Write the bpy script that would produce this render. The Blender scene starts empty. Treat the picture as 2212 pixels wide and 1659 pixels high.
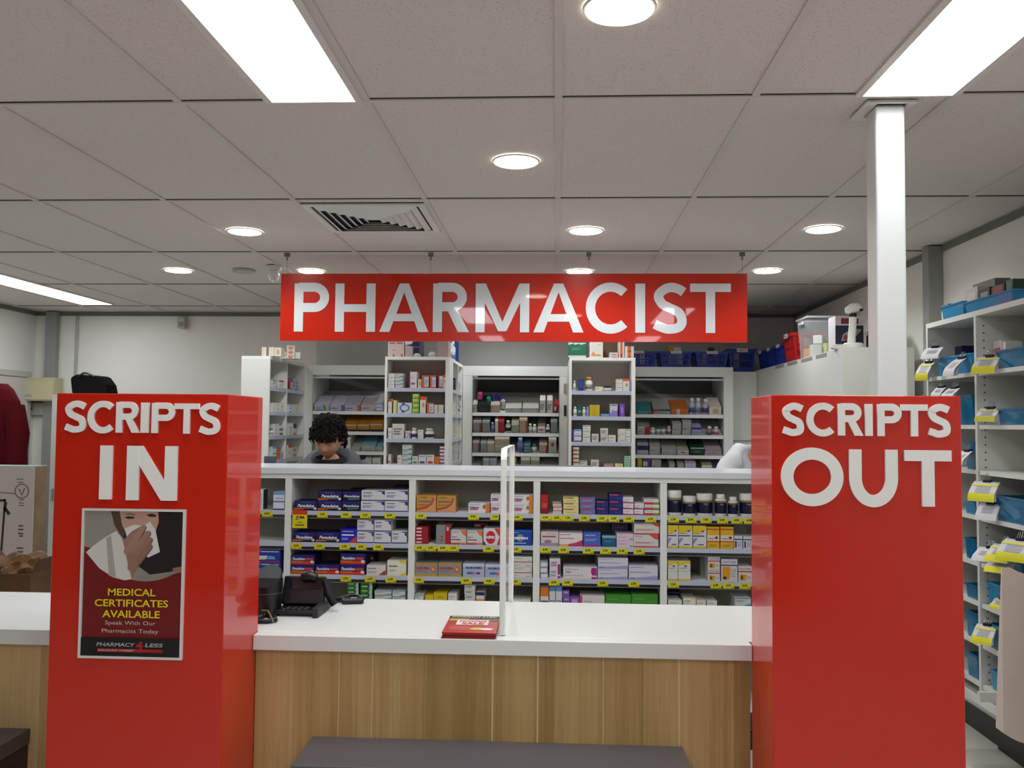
import bpy, bmesh, math, random
from mathutils import Vector, Matrix, Euler
import numpy as np
random.seed(7)
SC = bpy.context.scene
COL = SC.collection

# ------------------------------------------------------------------ camera
FPX, PITCH, YAW, ROLL, CAMZ = 1875.0, 0.0456, -0.0515, 0.0088, 1.52
_cy, _sy, _cp, _sp = math.cos(YAW), math.sin(YAW), math.cos(PITCH), math.sin(PITCH)
_F = np.array([_sy*_cp, _cy*_cp, _sp]); _R = np.array([_cy, -_sy, 0.0]); _U = np.cross(_R, _F)
_cr, _sr = math.cos(ROLL), math.sin(ROLL)
MR, MU, MF = _cr*_R + _sr*_U, -_sr*_R + _cr*_U, _F
cam_d = bpy.data.cameras.new('camera'); cam = bpy.data.objects.new('camera', cam_d); COL.objects.link(cam)
cam_d.sensor_width = 36.0; cam_d.lens = 36.0*FPX/2212.0; cam_d.clip_start = 0.02
cam.matrix_world = Matrix(((MR[0], MU[0], -MF[0], 0), (MR[1], MU[1], -MF[1], 0), (MR[2], MU[2], -MF[2], CAMZ), (0, 0, 0, 1)))
SC.camera = cam

# ------------------------------------------------------------------ world and exposure
W = bpy.data.worlds.new('world'); SC.world = W; W.use_nodes = True
W.node_tree.nodes['Background'].inputs[0].default_value = (0.9, 0.92, 1.0, 1)
W.node_tree.nodes['Background'].inputs[1].default_value = 0.05
SC.view_settings.view_transform = 'Standard'; SC.view_settings.look = 'None'
SC.view_settings.gamma = 1.0; SC.view_settings.use_curve_mapping = False
SC.view_settings.exposure = 0.42
PANEL_W, DOWN_W, SPOT_W = 9.5, 14.0, 22.0         # what the ceiling panels and the downlights give off
SC.cycles.max_bounces = 8; SC.cycles.diffuse_bounces = 4; SC.cycles.transparent_max_bounces = 12

# ------------------------------------------------------------------ measuring helpers
def ray(x, y):
    d = MR*((x-1106)/FPX) - MU*((y-829.5)/FPX) + MF
    return d
def at(x, y, Y):                      # point of the plane Y = const
    d = ray(x, y); d = d/d[1]*Y; return Vector((d[0], d[1], d[2]+CAMZ))
def onz(x, y, Z):
    d = ray(x, y); d = d*(Z-CAMZ)/d[2]; return Vector((d[0], d[1], d[2]+CAMZ))
def onx(x, y, X):
    d = ray(x, y); d = d*X/d[0]; return Vector((d[0], d[1], d[2]+CAMZ))

# ------------------------------------------------------------------ materials
def lin(h):
    h = h.lstrip('#'); c = [int(h[i:i+2], 16)/255 for i in (0, 2, 4)]
    return tuple([(v/12.92 if v <= .04045 else ((v+.055)/1.055)**2.4) for v in c]+[1.0])
_M = {}
def mat(hexc, rough=.5, metal=0., coat=0., alpha=1., trans=0., emit=0., name=None, spec=.5):
    k = (hexc, rough, metal, coat, alpha, trans, emit, spec)
    if k in _M: return _M[k]
    m = bpy.data.materials.new(name or 'colour_'+hexc.strip('#')); m.use_nodes = True
    b = m.node_tree.nodes['Principled BSDF']; I = b.inputs
    I['Base Color'].default_value = lin(hexc); I['Roughness'].default_value = rough
    I['Metallic'].default_value = metal; I['Coat Weight'].default_value = coat; I['Coat Roughness'].default_value = .03
    I['Alpha'].default_value = alpha; I['Transmission Weight'].default_value = trans
    I['Specular IOR Level'].default_value = spec
    if emit: I['Emission Color'].default_value = lin(hexc); I['Emission Strength'].default_value = emit
    _M[k] = m; return m
def nodes(m): return m.node_tree.nodes, m.node_tree.links
def add_noise(m, scale, amount, bump=0., stretch=(1, 1, 1), detail=4, ramp=None, coord='Object'):
    n, l = nodes(m); b = n['Principled BSDF']
    tc = n.new('ShaderNodeTexCoord'); mp = n.new('ShaderNodeMapping'); mp.inputs['Scale'].default_value = stretch
    t = n.new('ShaderNodeTexNoise'); t.inputs['Scale'].default_value = scale; t.inputs['Detail'].default_value = detail
    l.new(tc.outputs[coord], mp.inputs[0]); l.new(mp.outputs[0], t.inputs[0])
    if amount:
        c = b.inputs['Base Color'].default_value[:]
        r = n.new('ShaderNodeValToRGB')
        r.color_ramp.elements[0].position = .3; r.color_ramp.elements[1].position = .7
        r.color_ramp.elements[0].color = tuple(v*(1-amount) for v in c[:3])+(1,)
        r.color_ramp.elements[1].color = tuple(min(1, v*(1+amount)) for v in c[:3])+(1,)
        l.new(t.outputs[0], r.inputs[0]); l.new(r.outputs[0], b.inputs['Base Color'])
    if bump:
        bp = n.new('ShaderNodeBump'); bp.inputs['Strength'].default_value = bump; bp.inputs['Distance'].default_value = .004
        l.new(t.outputs[0], bp.inputs['Height']); l.new(bp.outputs[0], b.inputs['Normal'])
    return m
def newmat(name, hexc, rough=.5, **k):
    m = mat(hexc, rough, **k).copy(); m.name = name; return m

M_white = mat('#e4e6e4', .45, name='white_laminate')
M_strip = mat('#b9c2d6', .3, name='blue_grey_ticket_strip')
M_grey = mat('#8f918f', .5)
M_wall = add_noise(newmat('wall_paint', '#e2e0da', .7), 1.2, .02)
M_red = add_noise(newmat('red_gloss_acrylic', '#c8240f', .22, coat=.55, spec=.25), .8, .03)
M_letter = mat('#f3f1ed', .35, name='white_letters')
M_black = mat('#0b0b0c', .35, name='black_plastic')
M_darkgrey = mat('#1d1e20', .5)
M_steel = mat('#9a9c9e', .3, metal=.9)
M_column = mat('#c9ccca', .3, name='painted_column')
M_trim = mat('#6f706e', .6, name='grey_trim')

def ceiling_material():
    m = newmat('ceiling_tile', '#c2bab3', .9); n, l = nodes(m); b = n['Principled BSDF']
    tc = n.new('ShaderNodeTexCoord'); mp = n.new('ShaderNodeMapping'); mp.inputs['Scale'].default_value = (1, 1.9, 1)
    l.new(tc.outputs['Object'], mp.inputs[0])
    v = n.new('ShaderNodeTexVoronoi'); v.inputs['Scale'].default_value = 95; v.inputs['Randomness'].default_value = 1
    nz = n.new('ShaderNodeTexNoise'); nz.inputs['Scale'].default_value = 60; nz.inputs['Detail'].default_value = 2
    l.new(mp.outputs[0], v.inputs['Vector']); l.new(mp.outputs[0], nz.inputs['Vector'])
    r = n.new('ShaderNodeValToRGB'); r.color_ramp.elements[0].position = .13; r.color_ramp.elements[1].position = .24
    r.color_ramp.elements[0].color = (0, 0, 0, 1); r.color_ramp.elements[1].color = (1, 1, 1, 1)
    l.new(v.outputs['Distance'], r.inputs[0])
    r2 = n.new('ShaderNodeValToRGB'); r2.color_ramp.elements[0].position = .5; r2.color_ramp.elements[1].position = .56
    l.new(nz.outputs[0], r2.inputs[0])
    mx = n.new('ShaderNodeMath'); mx.operation = 'MAXIMUM'; l.new(r.outputs[0], mx.inputs[0]); l.new(r2.outputs[0], mx.inputs[1])
    big = n.new('ShaderNodeTexNoise'); big.inputs['Scale'].default_value = .7; l.new(tc.outputs['Object'], big.inputs['Vector'])
    cr = n.new('ShaderNodeValToRGB'); cr.color_ramp.elements[0].color = lin('#cdc7c2'); cr.color_ramp.elements[1].color = lin('#d3cec9')
    l.new(big.outputs[0], cr.inputs[0])
    mix = n.new('ShaderNodeMixRGB'); mix.inputs[1].default_value = lin('#7d756e'); l.new(mx.outputs[0], mix.inputs[0]); l.new(cr.outputs[0], mix.inputs[2])
    l.new(mix.outputs[0], b.inputs['Base Color'])
    return m
def wood_material():
    m = newmat('oak_veneer_planks', '#a07c4c', .5); n, l = nodes(m); b = n['Principled BSDF']
    tc = n.new('ShaderNodeTexCoord')
    mp = n.new('ShaderNodeMapping'); mp.inputs['Scale'].default_value = (9, 1, .35); l.new(tc.outputs['Object'], mp.inputs[0])
    a = n.new('ShaderNodeTexNoise'); a.inputs['Scale'].default_value = 1.1; a.inputs['Detail'].default_value = 3; a.inputs['Distortion'].default_value = .4
    l.new(mp.outputs[0], a.inputs['Vector'])
    mp2 = n.new('ShaderNodeMapping'); mp2.inputs['Scale'].default_value = (60, 1, 1.4); l.new(tc.outputs['Object'], mp2.inputs[0])
    c = n.new('ShaderNodeTexNoise'); c.inputs['Scale'].default_value = 1.6; c.inputs['Detail'].default_value = 5; c.inputs['Distortion'].default_value = 1.2
    l.new(mp2.outputs[0], c.inputs['Vector'])
    # each board has its own tone
    sx = n.new('ShaderNodeSeparateXYZ'); l.new(tc.outputs['Object'], sx.inputs[0])
    d = n.new('ShaderNodeMath'); d.operation = 'MULTIPLY'; d.inputs[1].default_value = 1/.117; l.new(sx.outputs[0], d.inputs[0])
    fl = n.new('ShaderNodeMath'); fl.operation = 'FLOOR'; l.new(d.outputs[0], fl.inputs[0])
    wn = n.new('ShaderNodeTexWhiteNoise'); wn.noise_dimensions = '1D'; l.new(fl.outputs[0], wn.inputs['W'])
    r1 = n.new('ShaderNodeMath'); r1.operation = 'MULTIPLY_ADD'; r1.inputs[1].default_value = .55; l.new(a.outputs[0], r1.inputs[0])
    r2 = n.new('ShaderNodeMath'); r2.operation = 'MULTIPLY'; r2.inputs[1].default_value = .25; l.new(c.outputs[0], r2.inputs[0]); l.new(r2.outputs[0], r1.inputs[2])
    r3 = n.new('ShaderNodeMath'); r3.operation = 'MULTIPLY_ADD'; r3.inputs[1].default_value = .22; l.new(wn.outputs[0], r3.inputs[0]); l.new(r1.outputs[0], r3.inputs[2])
    r = n.new('ShaderNodeValToRGB'); e = r.color_ramp.elements
    e[0].position = .32; e[0].color = lin('#94733f'); e[1].position = .72; e[1].color = lin('#d6b985')
    x = e.new(.5); x.color = lin('#b8955f')
    l.new(r3.outputs[0], r.inputs[0])
    # thin pale joints between boards
    lt = None
    for jx in (-1.62, -1.38, -.578, -.488, -.165, -.045, .128, .326):
        c1 = n.new('ShaderNodeMath'); c1.operation = 'COMPARE'; c1.inputs[1].default_value = jx; c1.inputs[2].default_value = .0022 if jx in (-.165, -.045, .326, -1.38) else .0012
        l.new(sx.outputs[0], c1.inputs[0])
        if lt is None: lt = c1
        else:
            mxx = n.new('ShaderNodeMath'); mxx.operation = 'MAXIMUM'; l.new(lt.outputs[0], mxx.inputs[0]); l.new(c1.outputs[0], mxx.inputs[1]); lt = mxx
    mix = n.new('ShaderNodeMixRGB'); mix.inputs[2].default_value = lin('#d8c094'); l.new(lt.outputs[0], mix.inputs[0]); l.new(r.outputs[0], mix.inputs[1])
    l.new(mix.outputs[0], b.inputs['Base Color'])
    return m
M_ceil, M_wood = ceiling_material(), wood_material()

# ------------------------------------------------------------------ mesh builder
class MB:
    def __init__(s): s.v, s.f, s.m, s.mats = [], [], [], []
    def mi(s, m):
        if isinstance(m, str): m = mat(m)
        if m not in s.mats: s.mats.append(m)
        return s.mats.index(m)
    def add(s, vs, fs, m, T=None):
        i = s.mi(m); o = len(s.v)
        s.v += [tuple(T @ Vector(p)) for p in vs] if T else [tuple(p) for p in vs]
        for f in fs: s.f.append(tuple(a+o for a in f)); s.m.append(i)
    def box(s, x0, x1, y0, y1, z0, z1, m, T=None):
        s.add([(x0,y0,z0),(x1,y0,z0),(x1,y1,z0),(x0,y1,z0),(x0,y0,z1),(x1,y0,z1),(x1,y1,z1),(x0,y1,z1)],
              [(0,3,2,1),(4,5,6,7),(0,1,5,4),(1,2,6,5),(2,3,7,6),(3,0,4,7)], m, T)
    def rbox(s, x0, x1, y0, y1, z0, z1, m, r=.004, T=None):    # box with rounded edges
        bm = bmesh.new(); bmesh.ops.create_cube(bm, size=1)
        for v in bm.verts: v.co = Vector(((x0+x1)/2+v.co.x*(x1-x0), (y0+y1)/2+v.co.y*(y1-y0), (z0+z1)/2+v.co.z*(z1-z0)))
        bmesh.ops.bevel(bm, geom=bm.edges[:], offset=min(r, (x1-x0)/2.2, (y1-y0)/2.2, (z1-z0)/2.2), segments=3, affect='EDGES', profile=.5)
        s.bm(bm, m, T)
    def bm(s, bm, m, T=None):
        bm.verts.index_update()
        s.add([v.co[:] for v in bm.verts], [[v.index for v in f.verts] for f in bm.faces], m, T); bm.free()
    def poly(s, pts, y, m, T=None):                             # flat polygon facing -Y
        s.add([(p[0], y, p[1]) for p in pts], [tuple(range(len(pts)))], m, T)
    def prism(s, pts, y0, y1, m, T=None):                       # polygon in XZ extruded along Y
        n = len(pts); vs = [(p[0], y0, p[1]) for p in pts]+[(p[0], y1, p[1]) for p in pts]
        s.add(vs, [tuple(range(n)), tuple(range(2*n-1, n-1, -1))]+[(i, i+n, (i+1) % n+n, (i+1) % n) for i in range(n)], m, T)
    def lathe(s, prof, m, n=20, cx=0, cy=0, T=None):            # prof: (r, z) from bottom to top
        vs, fs = [], []
        for r, z in prof:
            for k in range(n):
                a = 2*math.pi*k/n; vs.append((cx+r*math.cos(a), cy+r*math.sin(a), z))
        for j in range(len(prof)-1):
            for k in range(n): fs.append((j*n+k, j*n+(k+1) % n, (j+1)*n+(k+1) % n, (j+1)*n+k))
        fs.append(tuple(range(n-1, -1, -1))); fs.append(tuple((len(prof)-1)*n+k for k in range(n)))
        s.add(vs, fs, m, T)
    def tube(s, pts, r, m, n=8, T=None):
        pts = [Vector(p) for p in pts]; vs, fs = [], []
        up = Vector((0, 0, 1))
        for i, p in enumerate(pts):
            d = (pts[min(i+1, len(pts)-1)]-pts[max(i-1, 0)]).normalized()
            a = d.cross(up if abs(d.z) < .95 else Vector((1, 0, 0))).normalized(); b = d.cross(a)
            rr = r[i] if isinstance(r, (list, tuple)) else r
            for k in range(n):
                t = 2*math.pi*k/n; vs.append(tuple(p+a*math.cos(t)*rr+b*math.sin(t)*rr))
        for i in range(len(pts)-1):
            for k in range(n): fs.append((i*n+k, i*n+(k+1) % n, (i+1)*n+(k+1) % n, (i+1)*n+k))
        fs += [tuple(range(n-1, -1, -1)), tuple((len(pts)-1)*n+k for k in range(n))]
        s.add(vs, fs, m, T)
    def mesh(s, name, smooth=False):
        me = bpy.data.meshes.new(name); me.from_pydata(s.v, [], s.f)
        for m in s.mats: me.materials.append(m)
        me.polygons.foreach_set('material_index', s.m)
        if smooth:
            me.polygons.foreach_set('use_smooth', [True]*len(s.f))
        me.update(); return me
    def build(s, name, parent=None, smooth=False, loc=None, rot=None):
        o = bpy.data.objects.new(name, s.mesh(name, smooth)); COL.objects.link(o)
        if smooth:
            md = o.modifiers.new('wn', 'EDGE_SPLIT'); md.split_angle = math.radians(38)
        if parent: o.parent = parent
        if loc is not None: o.location = loc
        if rot is not None: o.rotation_euler = rot
        return o
def tag(o, label=None, cat=None, group=None, kind=None):
    for k, v in (('label', label), ('category', cat), ('group', group), ('kind', kind)):
        if v: o[k] = v
    return o
def empty(name, loc, label, cat, group=None, rz=0, rx=0):
    o = bpy.data.objects.new(name, None); COL.objects.link(o); o.empty_display_size = .05
    o.location = loc; o.rotation_euler = (rx, 0, rz); return tag(o, label, cat, group)
def structure(name, mb, label=None, **k):
    o = mb.build(name, **k); return tag(o, label, None, None, 'structure')

# ------------------------------------------------------------------ lettering
_T = {}
def text_shape(txt, bold=0., shear=0.):
    k = (txt, bold, shear)
    if k in _T: return _T[k]
    c = bpy.data.curves.new('t', 'FONT'); c.body = txt; c.offset = bold; c.shear = shear; c.resolution_u = 3
    o = bpy.data.objects.new('t', c); COL.objects.link(o)
    me = o.to_mesh() if False else bpy.data.meshes.new_from_object(o.evaluated_get(bpy.context.evaluated_depsgraph_get()))
    vs = np.array([v.co[:2] for v in me.vertices]); fs = [tuple(p.vertices) for p in me.polygons]
    lo, hi = vs.min(0), vs.max(0); vs = (vs-lo)/(hi-lo)
    bpy.data.objects.remove(o); bpy.data.curves.remove(c); bpy.data.meshes.remove(me)
    _T[k] = (vs, fs); return _T[k]
def put_text(mb, txt, x0, x1, z0, z1, y, m, bold=.02, shear=0., T=None):
    vs, fs = text_shape(txt, bold, shear)
    mb.add([(x0+v[0]*(x1-x0), y, z0+v[1]*(z1-z0)) for v in vs], fs, m, T)
def stroke(mb, pts, t, y0, y1, m, closed=False):
    """an even stroke along pts (x,z), thickness t, standing out from y1 to y0"""
    P = [Vector(p) for p in pts]; n = len(P); L, R = [], []
    for i in range(n):
        if closed: a, b = P[i-1], P[(i+1) % n]
        else: a, b = P[max(i-1, 0)], P[min(i+1, n-1)]
        d = (b-a).normalized(); q = Vector((-d.y, d.x))*t/2
        L.append(P[i]+q); R.append(P[i]-q)
    vs = [(p.x, y0, p.y) for p in L]+[(p.x, y0, p.y) for p in R]+[(p.x, y1, p.y) for p in L]+[(p.x, y1, p.y) for p in R]
    fs = []
    for i in range(n if closed else n-1):
        j = (i+1) % n
        fs += [(i, n+i, n+j, j), (2*n+i, 2*n+j, 3*n+j, 3*n+i), (i, j, 2*n+j, 2*n+i), (n+i, 3*n+i, 3*n+j, n+j)]
    if not closed: fs += [(0, 2*n, 3*n, n), (n-1, 2*n-1, 4*n-1, 3*n-1)]
    mb.add(vs, fs, m)
def arc(cx, cz, a, b, t0, t1, n=40):
    return [(cx+a*math.cos(math.radians(t0+(t1-t0)*i/n)), cz+b*math.sin(math.radians(t0+(t1-t0)*i/n))) for i in range(n+1)]
def catmull(P, n=10):
    out = []; Q = [P[0]]+list(P)+[P[-1]]
    for i in range(1, len(Q)-2):
        p0, p1, p2, p3 = [Vector(q) for q in Q[i-1:i+3]]
        for k in range(n):
            s = k/n; out.append(tuple(.5*((2*p1)+(p2-p0)*s+(2*p0-5*p1+4*p2-p3)*s*s+(3*p1-p0-3*p2+p3)*s**3)))
    return out+[P[-1]]
def big_letter(mb, ch, x0, x1, z0, z1, t, y0, y1, m):
    w, h = x1-x0, z1-z0; X = lambda u: x0+u; Z = lambda v: z0+v
    y_ = [-.0004]
    def pr(pts):
        y_[0] += .0002; mb.prism([(X(a), Z(b)) for a, b in pts], y0+y_[0], y1, m)
    def st(pts, closed=False): stroke(mb, [(X(a), Z(b)) for a, b in pts], t, y0+.0003, y1, m, closed)
    if ch == 'I': pr([(0, 0), (w, 0), (w, h), (0, h)])
    elif ch == 'T':
        c = w/2; pr([(c-t/2, 0), (c+t/2, 0), (c+t/2, h-t*.9), (c-t/2, h-t*.9)]); pr([(0, h-t*.9), (w, h-t*.9), (w, h), (0, h)])
    elif ch == 'H':
        pr([(0, 0), (t, 0), (t, h), (0, h)]); pr([(w-t, 0), (w, 0), (w, h), (w-t, h)]); pr([(t, h*.41), (w-t, h*.41), (w-t, h*.41+t*.85), (t, h*.41+t*.85)])
    elif ch == 'N':
        pr([(0, 0), (t, 0), (t, h), (0, h)]); pr([(w-t, 0), (w, 0), (w, h), (w-t, h)])
        pr([(w-t*1.25, 0), (w-t*.02, 0), (t*1.25, h), (t*.02, h)])
    elif ch == 'M':
        pr([(0, 0), (t, 0), (t, h), (0, h)]); pr([(w-t, 0), (w, 0), (w, h), (w-t, h)])
        pr([(w/2-t*.45, h*.02), (w/2+t*.45, h*.02), (t*1.1, h), (t*.02, h)][::1]); pr([(w/2-t*.45, h*.02), (w/2+t*.45, h*.02), (w-t*.02, h), (w-t*1.1, h)])
    elif ch == 'A':
        c = w/2; pr([(0, 0), (t*1.12, 0), (c+t*.35, h), (c-t*.5, h)]); pr([(w-t*1.12, 0), (w, 0), (c+t*.5, h), (c-t*.35, h)])
        pr([(w*.24, h*.22), (w*.76, h*.22), (w*.70, h*.22+t*.82), (w*.30, h*.22+t*.82)])
    elif ch in 'PR':
        pr([(0, 0), (t, 0), (t, h), (0, h)])
        hb = h*.58 if ch == 'P' else h*.56; b = hb/2-t*.42; cz = h-hb/2; a = (w if ch == 'P' else w*.93)-t/2; sx = a-b*1.05
        st([(t*.5, h-t*.42), (sx, h-t*.42)]+arc(sx, cz, a-sx, b, 90, -90, 24)[1:-1]+[(sx, h-hb+t*.42), (t*.5, h-hb+t*.42)])
        if ch == 'R': pr([(w-t*1.22, 0), (w, 0), (w*.56+t*.35, h-hb+t*.3), (w*.56-t*.75, h-hb+t*.3)])
    elif ch == 'O': st(arc(w/2, h/2, w/2-t/2, h/2-t/2, 0, 360, 72)[:-1], True)
    elif ch == 'C':
        a = (w-t*.2)/1.72; st(arc(a, h/2, a-t/2, h/2-t*.46, 47, 313, 56))
    elif ch == 'U':
        a = w/2-t/2; b = h*.40; st([(t/2, h), (t/2, b+t/2)]+arc(w/2, b+t/2, a, b, 180, 360, 40)+[(w-t/2, b+t/2), (w-t/2, h)])
    elif ch == 'S':
        k = t/2; P = [(.90*w, .815*h), (.76*w, h-k*1.35), (.56*w, h-k*.98), (.35*w, h-k*1.45), (.17*w+k*.2, .745*h), (.30*w, .585*h), (.52*w, .50*h), (.76*w, .41*h), (w-k*1.15, .25*h), (.76*w, k*1.35), (.48*w, k*.95), (.26*w, k*1.4), (.09*w, .185*h)]
        st(catmull(P))

# ================================================================== ROOM
H = 2.525; XL, XR, YB, YF = -4.87, 2.13, 7.86, -3.6
mb = MB(); mb.box(XL, XR, YF, YB, -.06, 0, add_noise(newmat('floor_vinyl', '#dedad2', .35), 3, .05)); structure('floor', mb)
mb = MB(); mb.box(XL, XR, YF, YB, H+.006, H+.05, M_ceil); structure('ceiling', mb)
mb = MB(); M_bar = mat('#c9c4bf', .6, name='ceiling_bar')
for k in range(-8, 4):
    x = .6*k
    if XL < x < XR: mb.box(x-.012, x+.012, YF, YB, H, H+.007, M_bar)
for j in range(-5, 5):
    y = 2.65+1.2*j
    if YF < y < YB:
        mb.box(XL, XR, y-.010, y+.010, H-.001, H+.007, M_bar)
        mb.box(XL, XR, y-.0130, y-.0102, H+.003, H+.0065, mat('#3a3733', .9))  # dark strip painted as the shadow line along each cross bar
structure('trim_1', mb, 'pale metal grid bars between the ceiling tiles, with painted shadow lines')
mb = MB(); mb.box(XL, XR, YB, YB+.1, 0, H+.05, M_wall); structure('wall_back', mb)
mb = MB(); mb.box(XL-.1, XL, YF, YB+.1, 0, H+.05, M_wall); structure('wall_left', mb)
mb = MB(); mb.box(XR, XR+.1, YF, YB+.1, 0, H+.05, M_wall); structure('wall_right', mb)
mb = MB(); mb.box(XL-.1, XR+.1, YF-.1, YF, 0, H+.05, mat('#6a6763', .8)); structure('wall_front', mb)
mb = MB()
mb.box(XL, XR, YB-.012, YB-.001, H-.035, H-.002, M_trim); structure('trim_2', mb, 'grey angle trim where back wall meets ceiling')
mb = MB(); mb.box(XR-.012, XR-.001, YF, YB-.013, H-.035, H-.002, M_trim); structure('trim_3', mb, 'grey angle trim where right wall meets ceiling')
mb = MB(); mb.box(XL+.001, XL+.012, YF, YB-.013, H-.035, H-.002, M_trim); structure('trim_4', mb, 'grey angle trim where left wall meets ceiling')
mb = MB(); mb.box(XR-.012, XR-.001, 1.0, 4.9, 0, .11, M_black); structure('baseboard_right', mb, 'black skirting at the foot of the right wall')
mb = MB(); mb.box(-4.74, -4.64, YB-.07, YB-.013, 0, H-.002, M_grey); structure('trim_5', mb, 'grey square duct rising at the back wall corner')
mb = MB(); mb.tube([(-4.47, YB-.02, .2), (-4.47, YB-.02, H-.04)], .012, '#a5a5a2'); structure('trim_6', mb, 'thin grey conduit on the back wall')
mb = MB(); mb.box(2.05, XR-.001, 4.88, 4.96, 0, H-.001, M_grey); structure('trim_7', mb, 'grey square duct on the right wall')
# back wall right of its joint; cooler light put into the colour
mb = MB(); mb.box(-2.20, XR-.02, YB-.03, YB-.013, 0, H-.04, add_noise(newmat('cool_lit_wall', '#c3c6c4', .7), 1.2, .02)); structure('wall_back_panel', mb, 'flush half of the back wall with cooler light painted in')

# ------------------------------------------------------------------ ceiling lights
M_panel = mat('#f8fbff', .5, emit=PANEL_W, name='lit_panel'); M_disc = mat('#fff8ea', .5, emit=DOWN_W, name='lit_disc')
M_lampframe = mat('#d2d0cc', .4)
def ceiling_panel(x0, x1, y0, y1, label):
    t = empty('ceiling_panel_light', ((x0+x1)/2, (y0+y1)/2, H), label, 'ceiling light', 'rectangular ceiling lights')
    w, d = (x1-x0)/2, (y1-y0)/2
    f = MB()
    for a in ((-w-.022, -w, -d-.006, d+.006), (w, w+.022, -d-.006, d+.006), (-w, w, -d-.006, -d), (-w, w, d, d+.006)): f.box(*a, -.005, .004, M_lampframe)
    f.build('frame', t); g = MB(); g.box(-w, w, -d, d, -.003, .002, M_panel); g.build('diffuser', t)
ceiling_panel(-.898, -.634, 1.46, 2.64, 'long glowing ceiling panel, nearer one left of centre')
ceiling_panel(.921, 1.186, 1.46, 2.64, 'long glowing ceiling panel above the white column')
ceiling_panel(-4.13, -3.86, 6.12, 7.31, 'glowing ceiling panel nearest the back left corner')
ceiling_panel(-4.13, -3.86, 4.92, 6.10, 'glowing ceiling panel cut by the left picture edge')
for x in (-2.7, -.9, .92):
    for y in (-2.14, -.34):
        if (x, y) != (-2.7, -.34): ceiling_panel(x, x+.264, y-.6, y+.58, f'added unseen ceiling panel over the shop floor behind the viewer, {"middle" if x < -.8 and x > -1 else ("left" if x < -1 else "right")} one')  # unseen panels added behind the camera to brighten the pillar fronts
DL = [(.146, 2.07, .166, 'round downlight cut by the top edge, largest'), (-.162, 3.29, .168, 'round downlight alone near the ceiling centre'),
      (-1.66, 4.49, .17, 'round downlight left of the square air vent'), (.146, 4.49, .17, 'round downlight above the middle of the pharmacist sign'),
      (1.356, 4.47, .17, 'round downlight beside the white column'), (-2.54, 5.66, .17, 'round downlight leftmost of all, over the back wall bag'),
      (-1.645, 5.69, .17, 'round downlight over the upper left corner of the sign'), (.146, 5.70, .17, 'round downlight just above the sign top edge, farther one'),
      (1.362, 5.68, .17, 'round downlight right of the sign end'), (-.45, 6.9, .17, 'added round downlight, unseen behind the sign'), (-3.3, 3.3, .17, 'round downlight outside the picture at left')]  # the one behind the sign is added, unseen, to brighten the back
for x, y, d, lab in DL:
    t = empty('downlight', (x, y, H), lab, 'downlight', 'round downlights')
    a = MB(); r = d/2
    n = 28; vs, fs = [], []
    for k in range(n):
        c, s_ = math.cos(2*math.pi*k/n), math.sin(2*math.pi*k/n)
        vs += [(c*(r+.007), s_*(r+.007), .003), (c*(r+.005), s_*(r+.005), -.002), (c*r, s_*r, -.002), (c*r, s_*r, .003)]
    for k in range(n):
        j = (k+1) % n
        for q in range(3): fs.append((4*k+q, 4*k+q+1, 4*j+q+1, 4*j+q))
    a.add(vs, fs, M_lampframe); a.build('trim_ring', t)
    b = MB(); b.lathe([(r*.97, -.004), (r*.995, -.003), (r, .003)], M_disc, 28); b.build('diffuser', t)
    if 'SPOT' not in _M:
        _M['SPOT'] = bpy.data.lights.new('downlight_beam', 'SPOT'); sl = _M['SPOT']; sl.energy = SPOT_W; sl.spot_size = math.radians(158); sl.spot_blend = .5; sl.shadow_soft_size = .07; sl.color = (.95, 1, 1)
    lo = bpy.data.objects.new('beam', _M['SPOT']); COL.objects.link(lo); lo.parent = t; lo.location = (0, 0, -.012)
# air vent
vx, vy = -.90, 4.2
t = empty('air_vent', (vx, vy, H), 'square white four way air diffuser in the ceiling', 'vent')
a = MB(); a.box(-.288, .288, -.288, .288, .001, .004, mat('#23262a', .8)); a.build('duct_opening', t)
a = MB()
M_vent = mat('#d8d6d4', .4)
for a0 in ((-.288, .288, -.288, -.255), (-.288, .288, .255, .288), (-.288, -.255, -.255, .255), (.255, .288, -.255, .255)): a.box(*a0, -.006, .002, M_vent)
a.build('frame', t)
for i in range(6):
    r1 = .238-.037*i; r0 = r1-.021; a = MB()
    vs = [(sx*r, sy*r, z) for r, z in ((r1+.004, -.002), (r0, -.016)) for sx, sy in ((-1, -1), (1, -1), (1, 1), (-1, 1))]
    vs += [(x, y, z+.002) for x, y, z in vs]
    a.add(vs, [(k, (k+1) % 4, 4+(k+1) % 4, 4+k) for k in range(4)]+[(8+k, 12+k, 12+(k+1) % 4, 8+(k+1) % 4) for k in range(4)]+[(k, 8+k, 8+(k+1) % 4, (k+1) % 4) for k in range(4)]+[(4+k, 4+(k+1) % 4, 12+(k+1) % 4, 12+k) for k in range(4)], M_vent)
    a.build('louvre', t)
mb = MB(); mb.lathe([(.07, -.012), (.075, .0), (.075, .004)], '#a9a7a2', 24); tag(mb.build('ceiling_speaker', loc=(-2.09, 5.65, H)), 'flat grey round disc on the ceiling beside the dome camera', 'ceiling disc')
t = empty('dome_camera', tuple(onz(592, 575, H)), 'small glossy white dome camera under the ceiling near the sign', 'camera')
a = MB(); a.lathe([(.045, -.03), (.05, -.01), (.05, .0)], '#d8d8d6', 20); a.build('housing', t, True)
a = MB(); a.lathe([(.008, -.105), (.028, -.095), (.038, -.07), (.036, -.045), (.03, -.03)], mat('#e8ecf2', .08, coat=1), 20); a.build('dome', t, True)
p = at(393, 676, YB-.05)
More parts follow.
